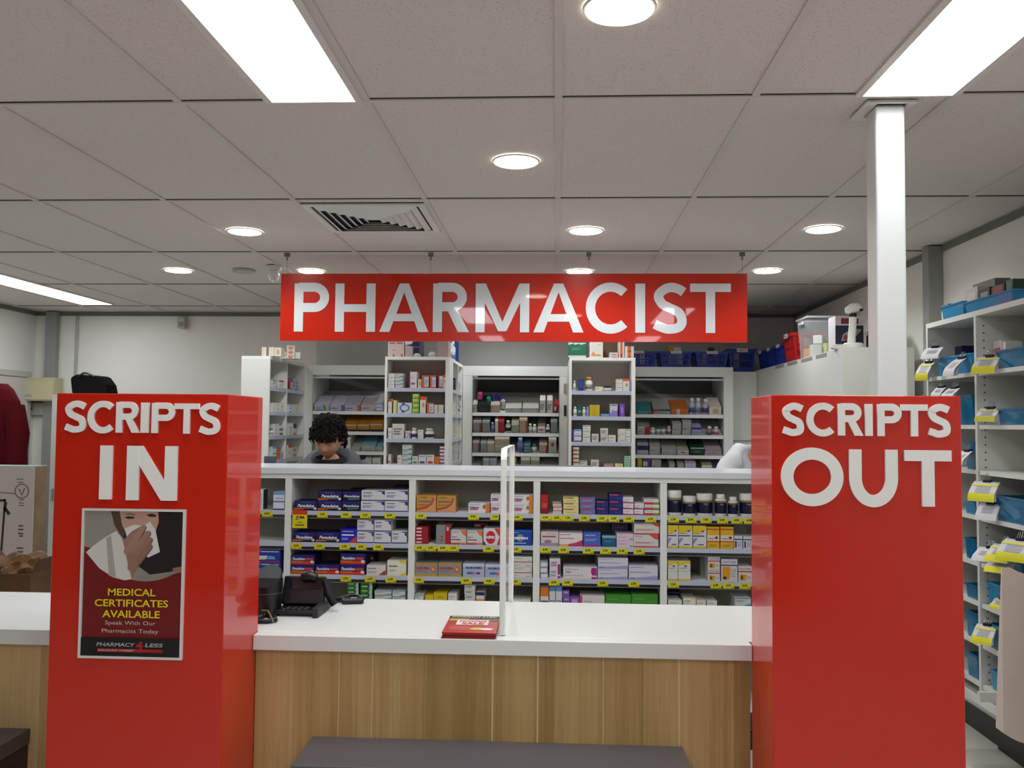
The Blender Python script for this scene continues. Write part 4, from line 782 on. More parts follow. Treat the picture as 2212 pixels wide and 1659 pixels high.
# ------------------------------------------------------------------ rear shelving
NY, FY, UT = 6.25, 7.15, 2.0
def end_unit(x0, x1, y0, y1, zs, label, face='front', top=UT):
    """tall white unit; face 'front' is open to the customer, its +X side is open too"""
    t = empty('peninsula_shelving', ((x0+x1)/2, (y0+y1)/2, 0), label, 'shelving', 'tall white shelving units at the back')
    a = MB(); a.box(x0, x1, y0, y1, top-.022, top, M_white); B(a, 'top_board', t)
    a = MB(); a.box(x0, x1, y0, y1, 0, .05, M_white); B(a, 'plinth', t)
    if face == 'front':
        for xa, xb in ((x0, x0+.018), (x1-.028, x1-.0)):
            a = MB(); a.box(xa, xb, y0, y0+.235, .05, top-.022, M_white); B(a, 'upright', t)
        a = MB(); a.box(x0+.018, x1-.028, y0+.22, y0+.235, .05, top-.022, M_back); B(a, 'back_panel', t)
        for z in zs:
            a = MB(); a.box(x0+.018, x1-.028, y0+.004, y0+.22, z-.02, z, M_white); sh = B(a, 'shelf', t)
            b = MB(); b.box(x0+.018, x1-.028, y0, y0+.0035, z-.028, z-.0005, M_strip); o = b.build('ticket_strip'); o.parent = sh
        ya = y0+.235
    else:
        a = MB(); a.box(x0, x1, y0, y0+.018, .05, top-.022, mat('#d6d9d6', .45)); B(a, 'end_panel', t); ya = y0+.018
    # side bays, open to +X
    ym = (ya+y1)/2 if face == 'front' else 6.66
    a = MB(); a.box(x0, x0+.015, ya, y1, .05, top-.022, M_back); B(a, 'side_back_panel', t)
    for yy in (ym, y1-.02):
        a = MB(); a.box(x0+.016, x1-.001, yy, yy+.02, .05, top-.022, M_white); B(a, 'upright', t)
    for ya_, yb_ in ((ya, ym), (ym+.02, y1-.02)):
        for z in zs:
            a = MB(); a.box(x0+.016, x1-.004, ya_+.001, yb_-.001, z-.02, z, M_white); sh = B(a, 'side_shelf', t)
            b = MB(); b.box(x1-.0035, x1, ya_+.001, yb_-.001, z-.028, z-.0005, M_strip); o = b.build('ticket_strip'); o.parent = sh
    return t
AZ = [1.773, 1.588, 1.405, 1.222]; BZ = [1.760, 1.577, 1.394, 1.211]; CZ = [1.775, 1.594, 1.415, 1.235]
LOWZ = [1.03, .84, .6, .35]
end_unit(-1.249, -.778, NY, FY, AZ+LOWZ, 'tall white shelving unit behind the hooded person, open end filled with boxes')
end_unit(.09, .563, NY, FY, BZ+LOWZ, 'tall white shelving unit with green cartons on top, under the sign end')
end_unit(-2.312, -2.10, NY, FY, CZ+LOWZ, 'tall white shelving unit with blank end panel above the SCRIPTS IN pillar', 'side')
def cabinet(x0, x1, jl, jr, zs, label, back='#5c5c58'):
    t = empty('rear_cabinet', ((x0+x1)/2, FY+.3, 0), label, 'cabinet', 'white rear cabinets with sliding trays')
    top = 1.995
    a = MB(); a.box(x0, x1, FY, FY+.018, 1.914, top, mat('#dfe2e2', .35)); a.box(x0, x1, FY+.018, FY+.55, top-.018, top, M_white); B(a, 'header', t)
    a = MB(); a.box(jl, jr, FY+.02, FY+.05, 1.885, 1.90, M_column); B(a, 'shutter_bar', t)
    for xa, xb in ((x0, jl), (jr, x1)):
        a = MB(); a.box(xa, xb, FY+.001, FY+.55, 0, 1.9135, M_white); B(a, 'side_panel', t)
    for xa, xb in ((jl, jl+.006), (jr-.006, jr)):
        a = MB(); a.box(xa, xb, FY-.001, FY+.02, .08, 1.9135, mat('#b9bcbc', .3)); B(a, 'jamb', t)
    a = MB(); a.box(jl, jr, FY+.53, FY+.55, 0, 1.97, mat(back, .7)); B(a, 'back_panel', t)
    for z in zs:
        a = MB(); T = Matrix.Translation((0, FY+.012, z)) @ Matrix.Rotation(math.radians(24), 4, 'X')
        a.box(jl+.008, jr-.008, 0, .46, -.012, -.001, mat('#b9bbb8', .4), T); sh = B(a, 'sloping_tray', t)
        b = MB(); b.box(jl+.007, jr-.007, FY-.004, FY+.008, z-.025, z+.003, mat('#e3e6e8', .25)); o = b.build('front_rail'); o.parent = sh
    return t
M1, M2, M3 = [1.609, 1.440, 1.275, 1.14], [1.607, 1.440, 1.276, 1.165], [1.603, 1.435, 1.272, 1.13]
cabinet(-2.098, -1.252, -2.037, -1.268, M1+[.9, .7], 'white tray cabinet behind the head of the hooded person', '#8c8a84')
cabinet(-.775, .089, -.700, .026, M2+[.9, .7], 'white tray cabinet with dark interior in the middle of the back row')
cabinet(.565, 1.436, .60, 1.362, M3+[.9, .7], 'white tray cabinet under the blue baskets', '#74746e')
# pale panels right of the cabinets
t = empty('corner_cupboard', (1.545, FY+.2, 0), 'plain pale cupboard filling the corner right of the back row', 'cupboard')
a = MB(); a.box(1.437, 1.65, FY+.12, FY+.55, 0, 1.965, mat('#cdd0cd', .4)); B(a, 'body', t)
a = MB(); a.box(1.437, 1.649, FY+.10, FY+.119, 1.4, 1.965, mat('#d3d6d3', .4)); B(a, 'upper_door', t)
t = empty('side_cupboard', (1.85, 6.1, 0), 'long white cupboard on the right carrying baskets and a scanner', 'cupboard')
a = MB(); a.box(1.652, 2.05, 5.10, FY+.55, 0, 1.977, mat('#d8d9d6', .4)); B(a, 'body', t)
a = MB(); a.box(1.651, 2.05, 5.083, 5.099, 0, 1.9775, mat('#d2d2ca', .45)); B(a, 'end_panel', t)
for i, (ya, yb) in enumerate(((5.7, 5.95), (5.4, 5.62), (6.05, 6.3), (6.4, 6.65))):
    a = MB(); a.box(1.6505, 1.6518, ya, yb, 1.95, 1.972, mat('#8f9290', .4)); B(a, 'vent_slot', t)

PN[0] = 'pill_box'
cF, cG, cH, cI = ((510, 730), 5.924), ((820, 730), 5.925), ((1000, 730), 5.925), ((1210, 730), 5.531)
GA, GB, GM = 'boxes on the tall shelving unit', 'boxes on the tall shelving unit', 'cartons in the rear tray cabinets'
TA = ['top shelf, unit behind person', 'second shelf, unit behind person', 'third shelf, unit behind person', 'bottom shelf, unit behind person']
TB = [s.replace('unit behind person', 'unit under green cartons') for s in TA]
row(*cG, NY, AZ[0], [(110, 192, 452, 4, 'line'), (196, 300, 450, 4, 'whteal'), (382, 478, 432, 1, 'whpink'), (488, 534, 528, 1, 'whtan'), (540, 630, 478, 1, 'orb'), (642, 722, 478, 1, 'orb'), (744, 810, 478, 1, 'redb'), (812, 846, 468, 1, 'ortop')], TA[0], GA)
row(*cG, NY, AZ[1], [(107, 156, 780, 1, 'redtop'), (174, 220, 798, 1, 'yelw'), (228, 412, 828, 1, 'bluepat'), (420, 505, 715, 4, 'lime'), (516, 590, 750, 1, 'ortop'), (602, 692, 830, 1, 'orb'), (698, 745, 855, 1, 'cream'), (750, 815, 855, 1, 'cream')], TA[1], GA)
row(*cG, NY, AZ[2], [(107, 158, 1150, 1, 'wh'), (162, 312, 1098, 1, 'whtext'), (328, 394, 1190, 1, 'whpurp'), (400, 474, 1152, 1, 'B:nav'), (486, 556, 1175, 2, 'wh'), (564, 690, 1160, 1, 'B:blk')], TA[2], GA)
row(*cG, NY, AZ[3], [(108, 142, 1490, 1, 'whrb'), (225, 284, 1500, 1, 'wh'), (290, 410, 1365, 4, 'whteal'), (414, 490, 1515, 1, 'whgreen'), (496, 595, 1497, 1, 'whnb'), (600, 698, 1497, 1, 'whrb'), (702, 765, 1518, 2, 'orange'), (768, 844, 1390, 5, 'whplum')], TA[3], GA)
row(*cG, NY, UT, [(100, 312, 45, 1, 'palepk'), (320, 506, 20, 1, 'navylid'), (736, 875, 30, 1, 'plainpk')], 'on top of unit behind person', GA, .2, yoff=.02)
row(*cG, NY, UT, [(615, 725, 176, 1, 'B:wht'), (425, 520, 196, 1, 'B:wht')], 'standing in front on that unit top', GA, yoff=.0)
row(*cI, NY, BZ[0], [(154, 188, 512, 1, 'B:wht'), (215, 284, 490, 1, 'navyb'), (298, 390, 465, 1, 'B:orl'), (420, 514, 580, 1, 'whyel'), (518, 612, 572, 1, 'navywh'), (668, 744, 490, 3, 'line'), (748, 828, 485, 1, 'ortop'), (830, 848, 515, 1, 'blue')], TB[0], GB)
row(*cI, NY, BZ[1], [(156, 204, 820, 1, 'B:wht'), (206, 260, 790, 1, 'dkgreenp'), (264, 308, 825, 1, 'B:wht'), (312, 345, 820, 1, 'blue'), (352, 475, 800, 4, 'yel'), (482, 592, 905, 1, 'blue'), (596, 688, 788, 1, 'whviol'), (710, 770, 788, 1, 'violet')], TB[1], GB)
row(*cI, NY, BZ[2], [(150, 162, 1095, 1, 'violet'), (166, 256, 1090, 1, 'blueband'), (270, 364, 1042, 3, 'line'), (376, 462, 1145, 1, 'whtext'), (484, 575, 1078, 2, 'whtext'), (578, 666, 1160, 1, 'wh'), (692, 780, 1085, 2, 'whoy'), (782, 846, 1088, 2, 'line')], TB[2], GB)
row(*cI, NY, BZ[3], [(158, 228, 1305, 5, 'whpk'), (232, 325, 1465, 1, 'whteal'), (368, 464, 1456, 1, 'whtext'), (522, 640, 1503, 1, 'pinkb'), (656, 752, 1503, 1, 'yelw'), (768, 846, 1412, 5, 'mint')], TB[3], GB)
row(*cI, NY, UT, [(97, 312, 55, 1, 'dkgreen'), (352, 514, 45, 1, 'swirl'), (700, 770, 40, 1, 'orst'), (776, 885, 95, 2, 'orst')], 'on top of unit under sign end', GB, .16, yoff=.02)
row(*cI, NY+.2, UT, [(516, 700, 30, 1, 'kraft')], 'behind the others on unit top', GB, .2)
row(*cI, NY, UT, [(592, 694, 172, 2, 'whrb')], 'before kraft carton on unit top', GB, .12)
RX = math.radians(24)
MT = [['top tray', 'second tray', 'third tray', 'bottom tray'][i]+' behind person' for i in range(4)]
MU2 = [['top tray', 'second tray', 'third tray', 'bottom tray'][i]+' of dark middle cabinet' for i in range(4)]
MU3 = [['top tray', 'second tray', 'third tray', 'bottom tray'][i]+' under blue baskets' for i in range(4)]
def tray(c, zs, i, items, where):
    PN[0] = 'medicine_carton'; row(c[0], c[1], FY, zs[i]+.003, items, where[i], GM, .21, rx=RX, yoff=.016); PN[0] = 'pill_box'
tray(cF, M1, 0, [(1000, 1188, 860, 1, 'lavgr'), (1196, 1384, 858, 1, 'lavpu'), (1390, 1588, 858, 1, 'lavor'), (1596, 1790, 862, 1, 'lavpk'), (1794, 1876, 835, 1, 'blueband')], MT)
tray(cF, M1, 1, [(1010, 1180, 1110, 1, 'amber'), (1385, 1545, 1108, 1, 'amber'), (1552, 1710, 1108, 1, 'amber'), (1716, 1876, 1100, 1, 'amber')], MT)
tray(cF, M1, 2, [(1010, 1150, 1380, 1, 'cream'), (1380, 1468, 1300, 1, 'wh'), (1475, 1590, 1405, 1, 'greyw'), (1600, 1784, 1385, 1, 'tealtop'), (1790, 1872, 1398, 1, 'tealtop')], MT)
tray(cF, M1, 3, [(1650, 1735, 1560, 1, 'cream'), (1745, 1850, 1560, 1, 'wh')], MT)
tray(cH, M2, 0, [(128, 182, 850, 1, 'greyw', .1), (186, 350, 860, 1, 'blackbx'), (356, 474, 856, 1, 'tan'), (540, 750, 898, 1, 'greyw'), (760, 970, 898, 1, 'greyw'), (985, 1056, 800, 1, 'whtext', .12), (1076, 1148, 800, 1, 'whtext', .12), (1164, 1224, 850, 1, 'redflat', .1)], MU2)
tray(cH, M2, 1, [(132, 240, 1070, 1, 'greypk'), (250, 345, 1068, 1, 'greytl'), (356, 404, 1095, 1, 'B:bl'), (412, 453, 1062, 1, 'cream'), (457, 530, 1058, 1, 'crims'), (545, 612, 1075, 1, 'B:blk'), (622, 718, 1075, 1, 'khaki'), (724, 826, 1040, 1, 'tanred'), (838, 886, 1112, 1, 'B:wht'), (892, 944, 1120, 1, 'B:wht'), (956, 1054, 1152, 1, 'whr'), (1064, 1114, 1122, 1, 'B:nav'), (1124, 1208, 1060, 1, 'greytl')], MU2)
tray(cH, M2, 2, [(128, 214, 1330, 1, 'greypk'), (226, 308, 1332, 1, 'greytl'), (312, 404, 1338, 1, 'tan'), (410, 598, 1288, 2, 'tan'), (692, 778, 1300, 1, 'B:bl'), (784, 864, 1360, 3, 'tealst'), (884, 944, 1375, 1, 'B:grn'), (976, 1080, 1358, 1, 'tanred'), (1096, 1198, 1296, 1, 'whr')], MU2)
tray(cH, M2, 3, [(256, 342, 1552, 1, 'greyw'), (346, 434, 1552, 1, 'greyw'), (636, 684, 1555, 1, 'yeld'), (742, 860, 1532, 1, 'khaki', .1), (866, 980, 1532, 1, 'khaki', .1)], MU2)
# coloured drinking tubes in the black carton
for i, (u, v, col, w) in enumerate(((190, 700, '#d8437c', 60), (300, 758, '#1f9c7c', 60), (368, 735, '#2a1f8c', 44), (415, 715, '#231a7c', 44), (460, 745, '#2a1f8c', 44), (482, 795, '#c9c9d8', 62))):
    p = at(1000+(u+w/2)/5.925, 730+(v+50)/5.925, FY+.06); m = MB(); r = w/2/5.925*FY/FPX
    m.lathe([(r*.9, 0), (r, .004), (r, .05), (r*.96, .054)], mat(col, .3, spec=.8), 14); m.lathe([(r*.5, .054), (r*.5, .062)], mat(col, .3), 10)
    o = m.build('drug_tube', loc=(p.x, FY+.07, p.z-.02), rot=(math.radians(24), 0, 0)); tag(o, ['pink', 'green', 'violet', 'deep violet', 'violet', 'silver'][i]+f' tube end, {ORD[i]} from left in the dark cabinet top tray', 'tube', 'coloured tubes in the dark cabinet')
tray(cI, M3, 0, [(922, 1100, 875, 1, 'tealw'), (1112, 1320, 852, 1, 'grnred'), (1326, 1534, 852, 1, 'orstr'), (1542, 1604, 735, 1, 'B:clearb'), (1614, 1680, 735, 1, 'B:clear'), (1702, 1772, 748, 1, 'B:clearp'), (1782, 1925, 828, 1, 'whtan')], MU3)
tray(cI, M3, 1, [(924, 1068, 1060, 1, 'redgry'), (1080, 1140, 1085, 1, 'B:wht'), (1144, 1200, 1075, 1, 'B:grn'), (1204, 1262, 1072, 1, 'B:grn'), (1274, 1328, 1068, 1, 'B:pink'), (1338, 1448, 1030, 1, 'greyw'), (1458, 1566, 1010, 1, 'greyw'), (1574, 1686, 1070, 1, 'bluelid'), (1752, 1822, 1075, 1, 'B:amb'), (1834, 1900, 1078, 1, 'B:pink')], MU3)
tray(cI, M3, 2, [(922, 1056, 1285, 1, 'navygl'), (1068, 1196, 1290, 1, 'greyw'), (1214, 1394, 1335, 1, 'greyw'), (1402, 1540, 1348, 1, 'whr'), (1554, 1722, 1310, 1, 'dkg'), (1730, 1930, 1338, 1, 'mauve')], MU3)
tray(cI, M3, 3, [(922, 976, 1460, 1, 'yeld'), (986, 1080, 1460, 1, 'plumb'), (1090, 1205, 1475, 1, 'greyw'), (1300, 1370, 1510, 1, 'greyw'), (1400, 1480, 1515, 1, 'greyw'), (1490, 1620, 1500, 1, 'lilac'), (1690, 1812, 1520, 1, 'khaki')], MU3)
# items in the side bays (facing +X)
def side(X, off, s, z, items, where, group, n0=0):
    for k, (u0, u1, vt, n, style) in enumerate(items):
        a, b = onx(off[0]+u0/s, off[1]+vt/s, X), onx(off[0]+u1/s, off[1]+vt/s, X)
        w = abs(b.y-a.y)*.96; h = (a.z+b.z)/2-z
        product(style, X-.006, (a.y+b.y)/2, z, w, h, n, .12, ORD[k+n0]+' from left', where, group, rz=math.pi/2)
SW = 'side shelf of blank ended unit'
GS = 'boxes on the side shelves'
side(-2.10, (510, 730), 5.924, CZ[0], [(480, 540, 540, 1, 'whteal'), (560, 625, 545, 1, 'redtop')], 'top '+SW, GS); side(-2.10, (510, 730), 5.924, CZ[0], [(690, 735, 560, 1, 'redb'), (740, 785, 520, 3, 'lavwh'), (790, 808, 540, 3, 'lavwh')], 'top '+SW, GS, 2)
side(-2.10, (510, 730), 5.924, CZ[1], [(478, 520, 830, 2, 'wh'), (524, 580, 838, 2, 'wh'), (584, 622, 832, 1, 'wh')], 'second '+SW, GS); side(-2.10, (510, 730), 5.924, CZ[1], [(690, 725, 845, 1, 'blueband'), (732, 775, 855, 2, 'wh'), (780, 808, 850, 1, 'cream')], 'second '+SW, GS, 3)
side(-2.10, (510, 730), 5.924, CZ[2], [(478, 500, 1160, 1, 'B:grn'), (505, 560, 1100, 3, 'wh'), (565, 618, 1130, 2, 'whplum')], 'third '+SW, GS); side(-2.10, (510, 730), 5.924, CZ[2], [(690, 735, 1090, 1, 'wh'), (740, 785, 1100, 1, 'navywh')], 'third '+SW, GS, 3)
side(-2.10, (510, 730), 5.924, CZ[3], [(478, 530, 1390, 1, 'blueband'), (535, 575, 1430, 1, 'orange'), (580, 614, 1450, 1, 'lilac')], 'bottom '+SW, GS); side(-2.10, (510, 730), 5.924, CZ[3], [(680, 725, 1370, 1, 'redtop'), (730, 790, 1400, 2, 'redfig')], 'bottom '+SW, GS, 3)
for z, st, wh in ((AZ[0], [('blackbx', 1), ('whpurp', 1)], 'top'), (AZ[1], [('line', 3), ('navywh', 2)], 'second'), (AZ[2], [('whtan', 3), ('yelw', 1)], 'third'), (AZ[3], [('whteal', 3), ('whnavy', 2)], 'bottom')):
    for k, (sty, n) in enumerate(st):
        for q, yy in enumerate((6.58, 6.68) if k == 0 else (6.90, 7.0)):
            product(sty, -.784, yy, z, .075, .075+.02*((k+q) % 2), n, .1, ORD[2*k+q]+' from left', wh+' side shelf of unit behind person', GS, rz=math.pi/2)
# things on the top of the blank ended unit
row((510, 730), 5.924, NY, UT, [(288, 372, 112, 1, 'brst'), (374, 468, 112, 1, 'brst'), (474, 560, 118, 1, 'whtan'), (500, 588, 180, 1, 'whteal')][:3], 'on top of blank ended unit', GS, .08, yoff=.03)
row((510, 730), 5.924, NY+.25, UT, [(560, 640, 170, 2, 'ortop'), (645, 750, 95, 3, 'redfig'), (755, 820, 180, 3, 'line')], 'rearward on blank ended unit', GS, .1)
row((510, 730), 5.924, NY+.25, UT+.135, [(590, 725, 25, 1, 'redfig')], 'uppermost on blank ended unit', GS, .1) if False else None
# bottles at the far side of the unit behind the person
for k, (x, y, key) in enumerate(((-.83, 6.45, 'clear'), (-.83, 6.56, 'grn'), (-.83, 6.67, 'clear'), (-.83, 6.78, 'clear'))):
    product('B:'+key, x, y, UT, .06, .14+.03*(k % 2), 1, .06, ORD[k]+' from left', 'along top edge of unit behind person', 'bottles on top of the tall unit')
product('navyb', -.83, 6.97, UT, .07, .22, 1, .07, 'alone', 'on top of unit behind person', GS)
# blue and white tube packs leaning at the side of the second unit
m = MB()
for k in range(4): m.box(-.03, .03, 0, .05, .045*k+.001, .045*k+.044, mat('#c9ccd6', .4)); m.poly([(-.005, .045*k+.01), (.02, .045*k+.01), (.02, .045*k+.034), (-.005, .045*k+.034)], -.0003, '#34347c')
p = at(1222, 783, 6.5); tag(m.build('strip_pack', loc=(.125, 6.9, UT+.0005)), 'white strip pack with navy marks at far edge of unit under green cartons', 'pack')
# notes on the dark cabinet panel
for (u0, u1, v0, v1, c, nm, lab) in ((1305, 1350, 585, 710, '#a88c80', 'note', 'small brownish note taped on white panel by dark cabinet'), (1308, 1350, 862, 1000, '#232a30', 'scissors_hook', 'small black hook on white panel by dark cabinet')):
    a_, b_ = at(1000+u0/5.925, 730+v0/5.925, FY-.003), at(1000+u1/5.925, 730+v1/5.925, FY-.003)
    m = MB(); m.box(0, (b_.x-a_.x)*.75, 0, .003, b_.z-a_.z, 0, c); tag(m.build(nm, loc=(a_.x-.01, FY-.0035, a_.z)), lab, 'note' if nm == 'note' else 'hook')

# ------------------------------------------------------------------ baskets
def basket_mesh(w, d, h, colr, fill):
    out = []
    a = MB(); m = mat(colr, .35); tp, n = .86, 7
    wb, db = w*tp, d*tp
    def wall(x0, x1, X0, X1, T):                 # tapering lattice wall in the XZ plane
        a.add([(x0, 0, .001), (x1, 0, .001), (X1, 0, h*.2), (X0, 0, h*.2)], [(0, 1, 2, 3)], m, T)
    for (cw, cd, ang) in ((w, d, 0), (w, d, math.pi), (d, w, math.pi/2), (d, w, -math.pi/2)):
        R = Matrix.Rotation(ang, 4, 'Z'); hb, ht = cw*tp/2, cw/2; yb, yt = -cd*tp/2, -cd/2
        def P(u, v): return (u*(hb+(ht-hb)*v), yb+(yt-yb)*v, v*h)
        def quad(u0, u1, v0, v1):
            vs = [P(u0, v0), P(u1, v0), P(u1, v1), P(u0, v1)]; vs += [(x, y+.003, z) for x, y, z in vs]
            a.add(vs, [(0, 1, 2, 3), (7, 6, 5, 4), (0, 4, 5, 1), (1, 5, 6, 2), (2, 6, 7, 3), (3, 7, 4, 0)], m, R)
        quad(-1, 1, 0, .2); quad(-1, 1, .82, 1.0)
        quad(-1, -.86, .2, .82); quad(.86, 1, .2, .82); quad(-.86, .86, .46, .53)
        for k in range(12):
            u = -.86+1.72*(k+.5)/12; quad(u-.028, u+.028, .2, .82)
        vs = [P(-1.04, .9), P(1.04, .9), P(1.04, 1.01), P(-1.04, 1.01)]; vs = [(x, y-.012, z) for x, y, z in vs]+[(x, y+.004, z) for x, y, z in vs]
        a.add(vs, [(0, 1, 2, 3), (7, 6, 5, 4), (0, 4, 5, 1), (1, 5, 6, 2), (2, 6, 7, 3), (3, 7, 4, 0)], m, R)
    a.box(-wb/2, wb/2, -db/2, db/2, 0, .004, m)
    return a.mesh('basket_body')
def basket(x, y, z, w, d, h, colr, rz, label, fills, tagc=True, group='plastic storage baskets'):
    t = empty('storage_basket', (x, y, z), label, 'basket', group, rz)
    k = ('bk', w, d, h, colr)
    if k not in _PM: _PM[k] = basket_mesh(w, d, h, colr, None)
    o = bpy.data.objects.new('body', _PM[k]); COL.objects.link(o); o.parent = t
    if tagc:
        m = MB(); m.box(-.045, .045, -d/2-.016, -d/2-.0125, h*.86, h*1.02, mat('#d8d4d4', .5)); m.box(-.03, .03, -d/2-.0165, -d/2-.016, h*.92, h*.95, '#b06a70'); m.build('name_tag', t)
    R = Matrix.Rotation(rz, 3, 'Z')
    for i, (dx, dy, sw, sd, sh, c, tz) in enumerate(fills):
        g = MB(); g.rbox(-sw*.42, sw*.42, -sd/2, sd/2, 0, sh, mat(c, .5), .002); p = Vector((x, y, z+.013))+R @ Vector((dx*.8, dy*.75, 0))
        o = g.build('medicine_packet', loc=p, rot=(0, tz*.35, rz)); tag(o, f'{FC.get(c, "pale")} packet, {ORD[i]} inside the {label.split(",")[0]}', 'packet', 'packets inside the baskets')
FC = {'#c9c9c4': 'white', '#c79a1c': 'mustard', '#143c2c': 'dark green', '#5a3c9c': 'purple', '#8c8fa0': 'grey', '#d6d6e0': 'bluish white', '#2a6a50': 'green', '#a4a29c': 'light grey', '#3a2a4c': 'dark plum'}
BW, BD_, BH = .225, .33, .135
BL = '#1b3a9e'
for px0_, px1_, lab, fl in ((1335, 1424, 'blue basket partly behind unit end, first of the blue row', [(-.04, -.09, .09, .05, .10, '#8c8fa0', 0), (.05, -.08, .06, .05, .11, '#c9c9c4', 0)]),
        (1423, 1499, 'blue basket with mustard bag, second of the blue row', [(-.035, -.07, .075, .06, .175, '#c79a1c', .1), (.04, -.1, .07, .05, .16, '#d6d6e0', -.25), (.06, -.04, .05, .05, .14, '#c9c9c4', .2), (-.02, -.12, .1, .03, .09, '#8c8fa0', 0)]),
        (1500, 1578, 'blue basket with dark green packet, third of the blue row', [(-.05, -.06, .05, .05, .14, '#c9c9c4', .05), (0, -.08, .055, .06, .16, '#143c2c', .2), (.06, -.05, .05, .06, .15, '#a4a29c', -.1), (.02, -.125, .12, .025, .085, '#5a3c9c', 0)])):
    p0, p1 = at(px0_, 794, FY+.03), at(px1_, 794, FY+.03); w = p1.x-p0.x
    basket((p0.x+p1.x)/2, FY+.21, 1.9955, round(w/1.09, 3), BD_, .13, BL, 0, lab, fl)
basket(1.70-.16, FY+.30, 1.9665, .22, .30, .19, BL, 0, 'large blue basket in the corner, fourth of the blue row', [(-.04, -.05, .06, .06, .2, '#c9c9c4', .1), (.05, -.03, .06, .06, .19, '#3a2a4c', 0)])
for y, lab, fl in ((7.22, 'far blue basket on long cupboard', [(0, 0, .05, .12, .17, '#c9c9c4', .2)]), (6.93, 'middle blue basket on long cupboard', [(0, .05, .1, .06, .17, '#a4a29c', 0)]), (6.64, 'blue basket next to the red basket on long cupboard', [(.04, 0, .06, .1, .16, '#c9c9c4', .2)])):
    basket(1.83, y, 1.9775, .25, .30, .155, BL, -math.pi/2, lab, fl)
basket(1.82, 6.33, 1.9775, .27, .32, .20, '#b31818', -math.pi/2, 'red basket on long cupboard, the only red one', [(0, 0, .08, .08, .18, '#c9c9c4', 0)])
# clear tub
t = empty('clear_tub', (1.80, 6.0, 1.9775), 'clear plastic tub with packets on the long cupboard beside the red basket', 'tub')
a = MB(); M_tub = mat('#dfe6ea', .08, alpha=.22, name='clear_plastic'); w, d, h = .125, .13, .28
vs = []
for z, k in ((0, .86), (h, 1)): vs += [(-w*k, -d*k, z), (w*k, -d*k, z), (w*k, d*k, z), (-w*k, d*k, z)]
a.add(vs, [(0, 1, 5, 4), (1, 2, 6, 5), (2, 3, 7, 6), (3, 0, 4, 7), (3, 2, 1, 0)], M_tub); a.build('shell', t)
a = MB()
for b in ((-w-.01, w+.01, -d-.01, -d+.002), (-w-.01, w+.01, d-.002, d+.01), (-w-.01, -w+.002, -d, d), (w-.002, w+.01, -d, d)): a.box(*b, h-.012, h, mat('#c9cdd0', .15, alpha=.7))
a.build('rim', t)
a = MB(); a.rbox(-w*1.0-.018, -w-.004, -.05, .05, h-.05, h-.03, mat('#c9cdd0', .2)); a.build('handle', t)
for i, (dx, dy, dz, sw, sh, c, nm) in enumerate(((-.05, -.04, .004, .07, .09, '#c9ccc0', 'white'), (.03, -.05, .004, .07, .10, '#b9c05a', 'lime'), (-.06, .05, .004, .08, .07, '#c98a5c', 'orange'), (.05, .05, .004, .06, .13, '#7f9c8c', 'green'), (-.02, .0, .10, .1, .06, '#d6d8d4', 'crumpled white'))):
    m = MB(); m.rbox(-sw/2, sw/2, -.03, .03, 0, sh, mat(c, .5), .006); tag(m.build('medicine_packet', loc=(1.80+dx, 6.0+dy, 1.9775+dz), rot=(0, 0, .3*i)), nm+' packet seen through the clear tub', 'packet', 'packets in the clear tub')
# boxed device
t = empty('device_carton', (1.80, 5.50, 1.9775), 'white and dark device carton standing beside the white scanner', 'carton')
a = MB(); a.rbox(-.085, .085, -.07, .07, 0, .225, mat('#c9c2cc', .4), .002); a.build('body', t)
a = MB()
T = None
a.poly([(-.085, .05), (.085, .05), (.085, .165), (-.085, .165)], -.0706, '#1f2036', T); a.poly([(-.05, .175), (.055, .175), (.055, .21), (-.05, .21)], -.0706, '#7c2c2c', T)
a.poly([(-.05, .07), (.02, .075), (.075, .14), (.02, .15), (-.04, .11)], -.071, '#8c98a4', T); a.poly([(-.04, .08), (0, .07), (.02, .09), (-.03, .11)], -.0714, '#8c3a34', T)
a.build('printed_picture', t)
# white scanner
sx_, sy_ = at(1843, 748, 5.22).x, 5.22
t = empty('barcode_scanner', (sx_, sy_, 1.978), 'white handheld scanner upright in its round white dock', 'scanner')
a = MB(); a.lathe([(.055, 0), (.058, .004), (.058, .028), (.05, .036)], mat('#dcdad0', .35), 28, T=Matrix.Diagonal((1, .9, 1, 1))); a.build('dock', t, True)
a = MB(); a.box(-.11, -.045, -.03, .03, .0, .024, mat('#d6d4ca', .35)); a.build('dock_foot', t)
a = MB(); a.tube([(-.01, 0, .03), (-.008, 0, .08), (-.002, 0, .14), (0, 0, .19)], [.024, .022, .021, .022], mat('#dedcd4', .35), 14); a.build('handle', t, True)
a = MB(); a.tube([(0, 0, .188), (0, 0, .212)], .0215, M_black, 14); a.build('trigger_band', t)
a = MB(); a.tube([(-.035, 0, .212), (-.028, 0, .228), (-.005, -.004, .243), (.025, -.008, .248), (.042, -.01, .24)], [.012, .026, .03, .026, .016], mat('#e2e0d8', .35), 14); a.build('head', t, True)
a = MB(); a.box(.03, .05, -.03, .01, .226, .236, M_black); a.build('scan_window', t)
a = MB(); a.tube([(-.015, .01, .04), (-.06, .03, .02), (-.1, .03, .004), (-.13, -.01, .004)], .003, M_black, 6); a.build('cable', t)
m = MB(); m.rbox(-.04, .04, -.03, .03, 0, .07, mat('#5c4a20', .4), .006); m.tube([(-.03, 0, .07), (-.02, 0, .1), (.03, 0, .1), (.035, 0, .07)], .006, '#a88c1c', 8)
tag(m.build('tape_dispenser', loc=(1.985, 5.32, 1.9775)), 'brown yellow tape dispenser behind the white scanner', 'dispenser')
